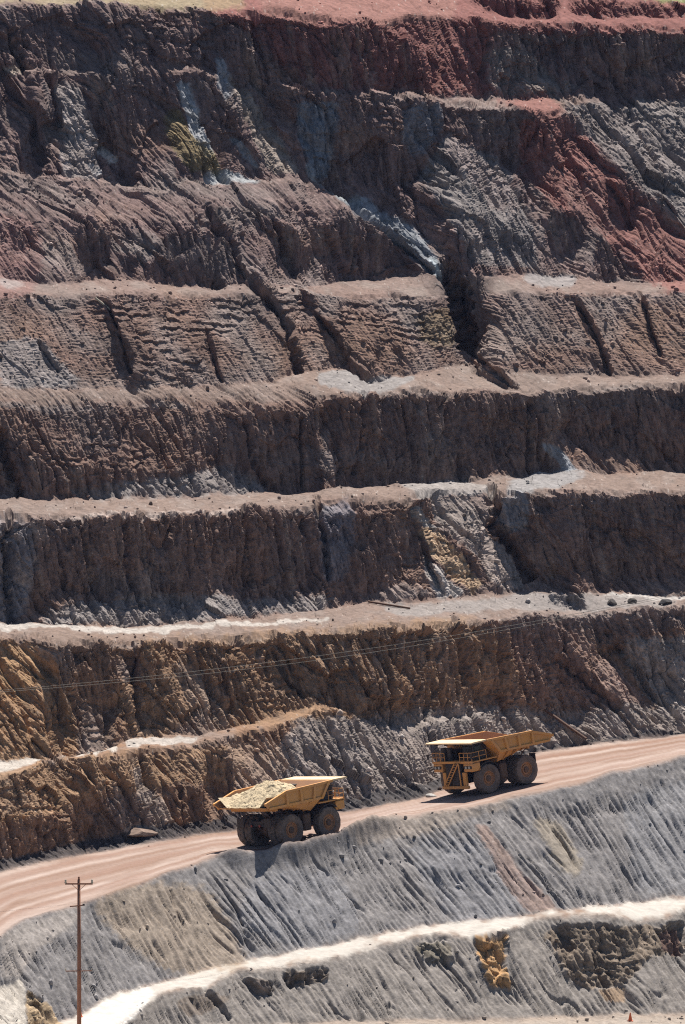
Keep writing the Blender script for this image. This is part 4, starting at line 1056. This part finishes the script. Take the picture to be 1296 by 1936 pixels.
for k, ((px_, row_), w_, h_, cl_, lab) in enumerate(BOULD):
    me, at = rock_mesh('boulder', 60 + k, w_, w_ * .8, h_)
    cc = np.ones((len(me.vertices), 4), np.float32); cc[:, :3] = cl_; at.data.foreach_set('color', cc.ravel())
    me.materials.append(rock); o = bpy.data.objects.new('boulder', me); C.objects.link(o)
    o.location = ground(px_, row_) + Vector((0, 0, h_ * .35)); o.rotation_euler = (0, 0, k * 1.3); tag(o, lab, 'boulder', 'boulders on the benches')

# loose rubble on slopes and benches: one mass of stones nobody could count
rg = np.random.default_rng(21)
cand = rg.integers(0, NR * NC, 60000)
wgt = (flat_w * .5 + (th < 42) * slope_w * .8) * (1 - .85 * soft) * (1 - road_w) * (1 - blur(TRK.astype(np.float32), 2)) * sstep(-.5, .5, fbm(sC / 8, Zs / 4, 2, 161))
keep = cand[(rg.random(60000) < wgt.ravel()[cand] * .42) & (gx.ravel()[cand] > -200) & (gx.ravel()[cand] < 1500)]
ico = bmesh.new(); bmesh.ops.create_icosphere(ico, subdivisions=1, radius=1)
iv = np.array([v.co for v in ico.verts], np.float32); if_ = np.array([[v.index for v in f.verts] for f in ico.faces], np.int32); ico.free()
nk = len(keep); size = (.10 * rg.random(nk) ** -.36).clip(.07, .32).astype(np.float32)
V = iv[None] * (1 + .28 * rg.normal(size=(nk, len(iv), 1))) * (size[:, None, None] * rg.uniform(.6, 1.3, (nk, 1, 3)))
V = V + PD.reshape(-1, 3)[keep][:, None, :] + np.array([0, 0, .3])[None, None] * size[:, None, None]
Fq = (if_[None] + (np.arange(nk) * len(iv))[:, None, None]).reshape(-1, 3).astype(np.int32)
me = bpy.data.meshes.new('rubble')
me.vertices.add(nk * len(iv)); me.vertices.foreach_set('co', V.astype(np.float32).ravel())
me.loops.add(Fq.size); me.loops.foreach_set('vertex_index', Fq.ravel())
me.polygons.add(len(Fq)); me.polygons.foreach_set('loop_start', np.arange(0, Fq.size, 3, dtype=np.int32)); me.update(calc_edges=True)
at = me.attributes.new('earth', 'FLOAT_COLOR', 'POINT')
cc = np.ones((nk, len(iv), 4), np.float32); cc[..., :3] = (COL.reshape(-1, 3)[keep] * rg.uniform(.85, 1.7, (nk, 1)))[:, None, :]
at.data.foreach_set('color', cc.ravel()); me.materials.append(rock)
o = bpy.data.objects.new('rubble', me); C.objects.link(o); o['kind'] = 'stuff'; o['label'] = 'loose broken stones scattered over the benches and scree'; o['category'] = 'rubble'
print('stones', nk)

# thin dusty air over the kilometre between the far rim and the pit wall
hz = MB().box(-260, 260, -30, 1640, -40, 135, 0)
hz.v, hz.f = [], []
hz.add([(x_, y_, z_) for x_ in (-260, 260) for y_ in (-30, 1640) for z_ in (-40, 140)], [(0, 1, 3, 2), (4, 6, 7, 5), (0, 4, 5, 1), (2, 3, 7, 6), (0, 2, 6, 4), (1, 5, 7, 3)])
hm = bpy.data.materials.new('dusty air'); hm.use_nodes = True
hn = hm.node_tree; hn.nodes.remove(hn.nodes['Principled BSDF'])
pv = hn.nodes.new('ShaderNodeVolumePrincipled'); pv.inputs['Color'].default_value = (.38, .52, 1.0, 1); pv.inputs['Density'].default_value = 1.0e-5
hn.links.new(pv.outputs['Volume'], hn.nodes['Material Output'].inputs['Volume'])
ho = hz.build('haze', hm); ho['kind'] = 'stuff'; ho['label'] = 'faint blue air between the viewpoint and the pit wall'; ho['category'] = 'haze'
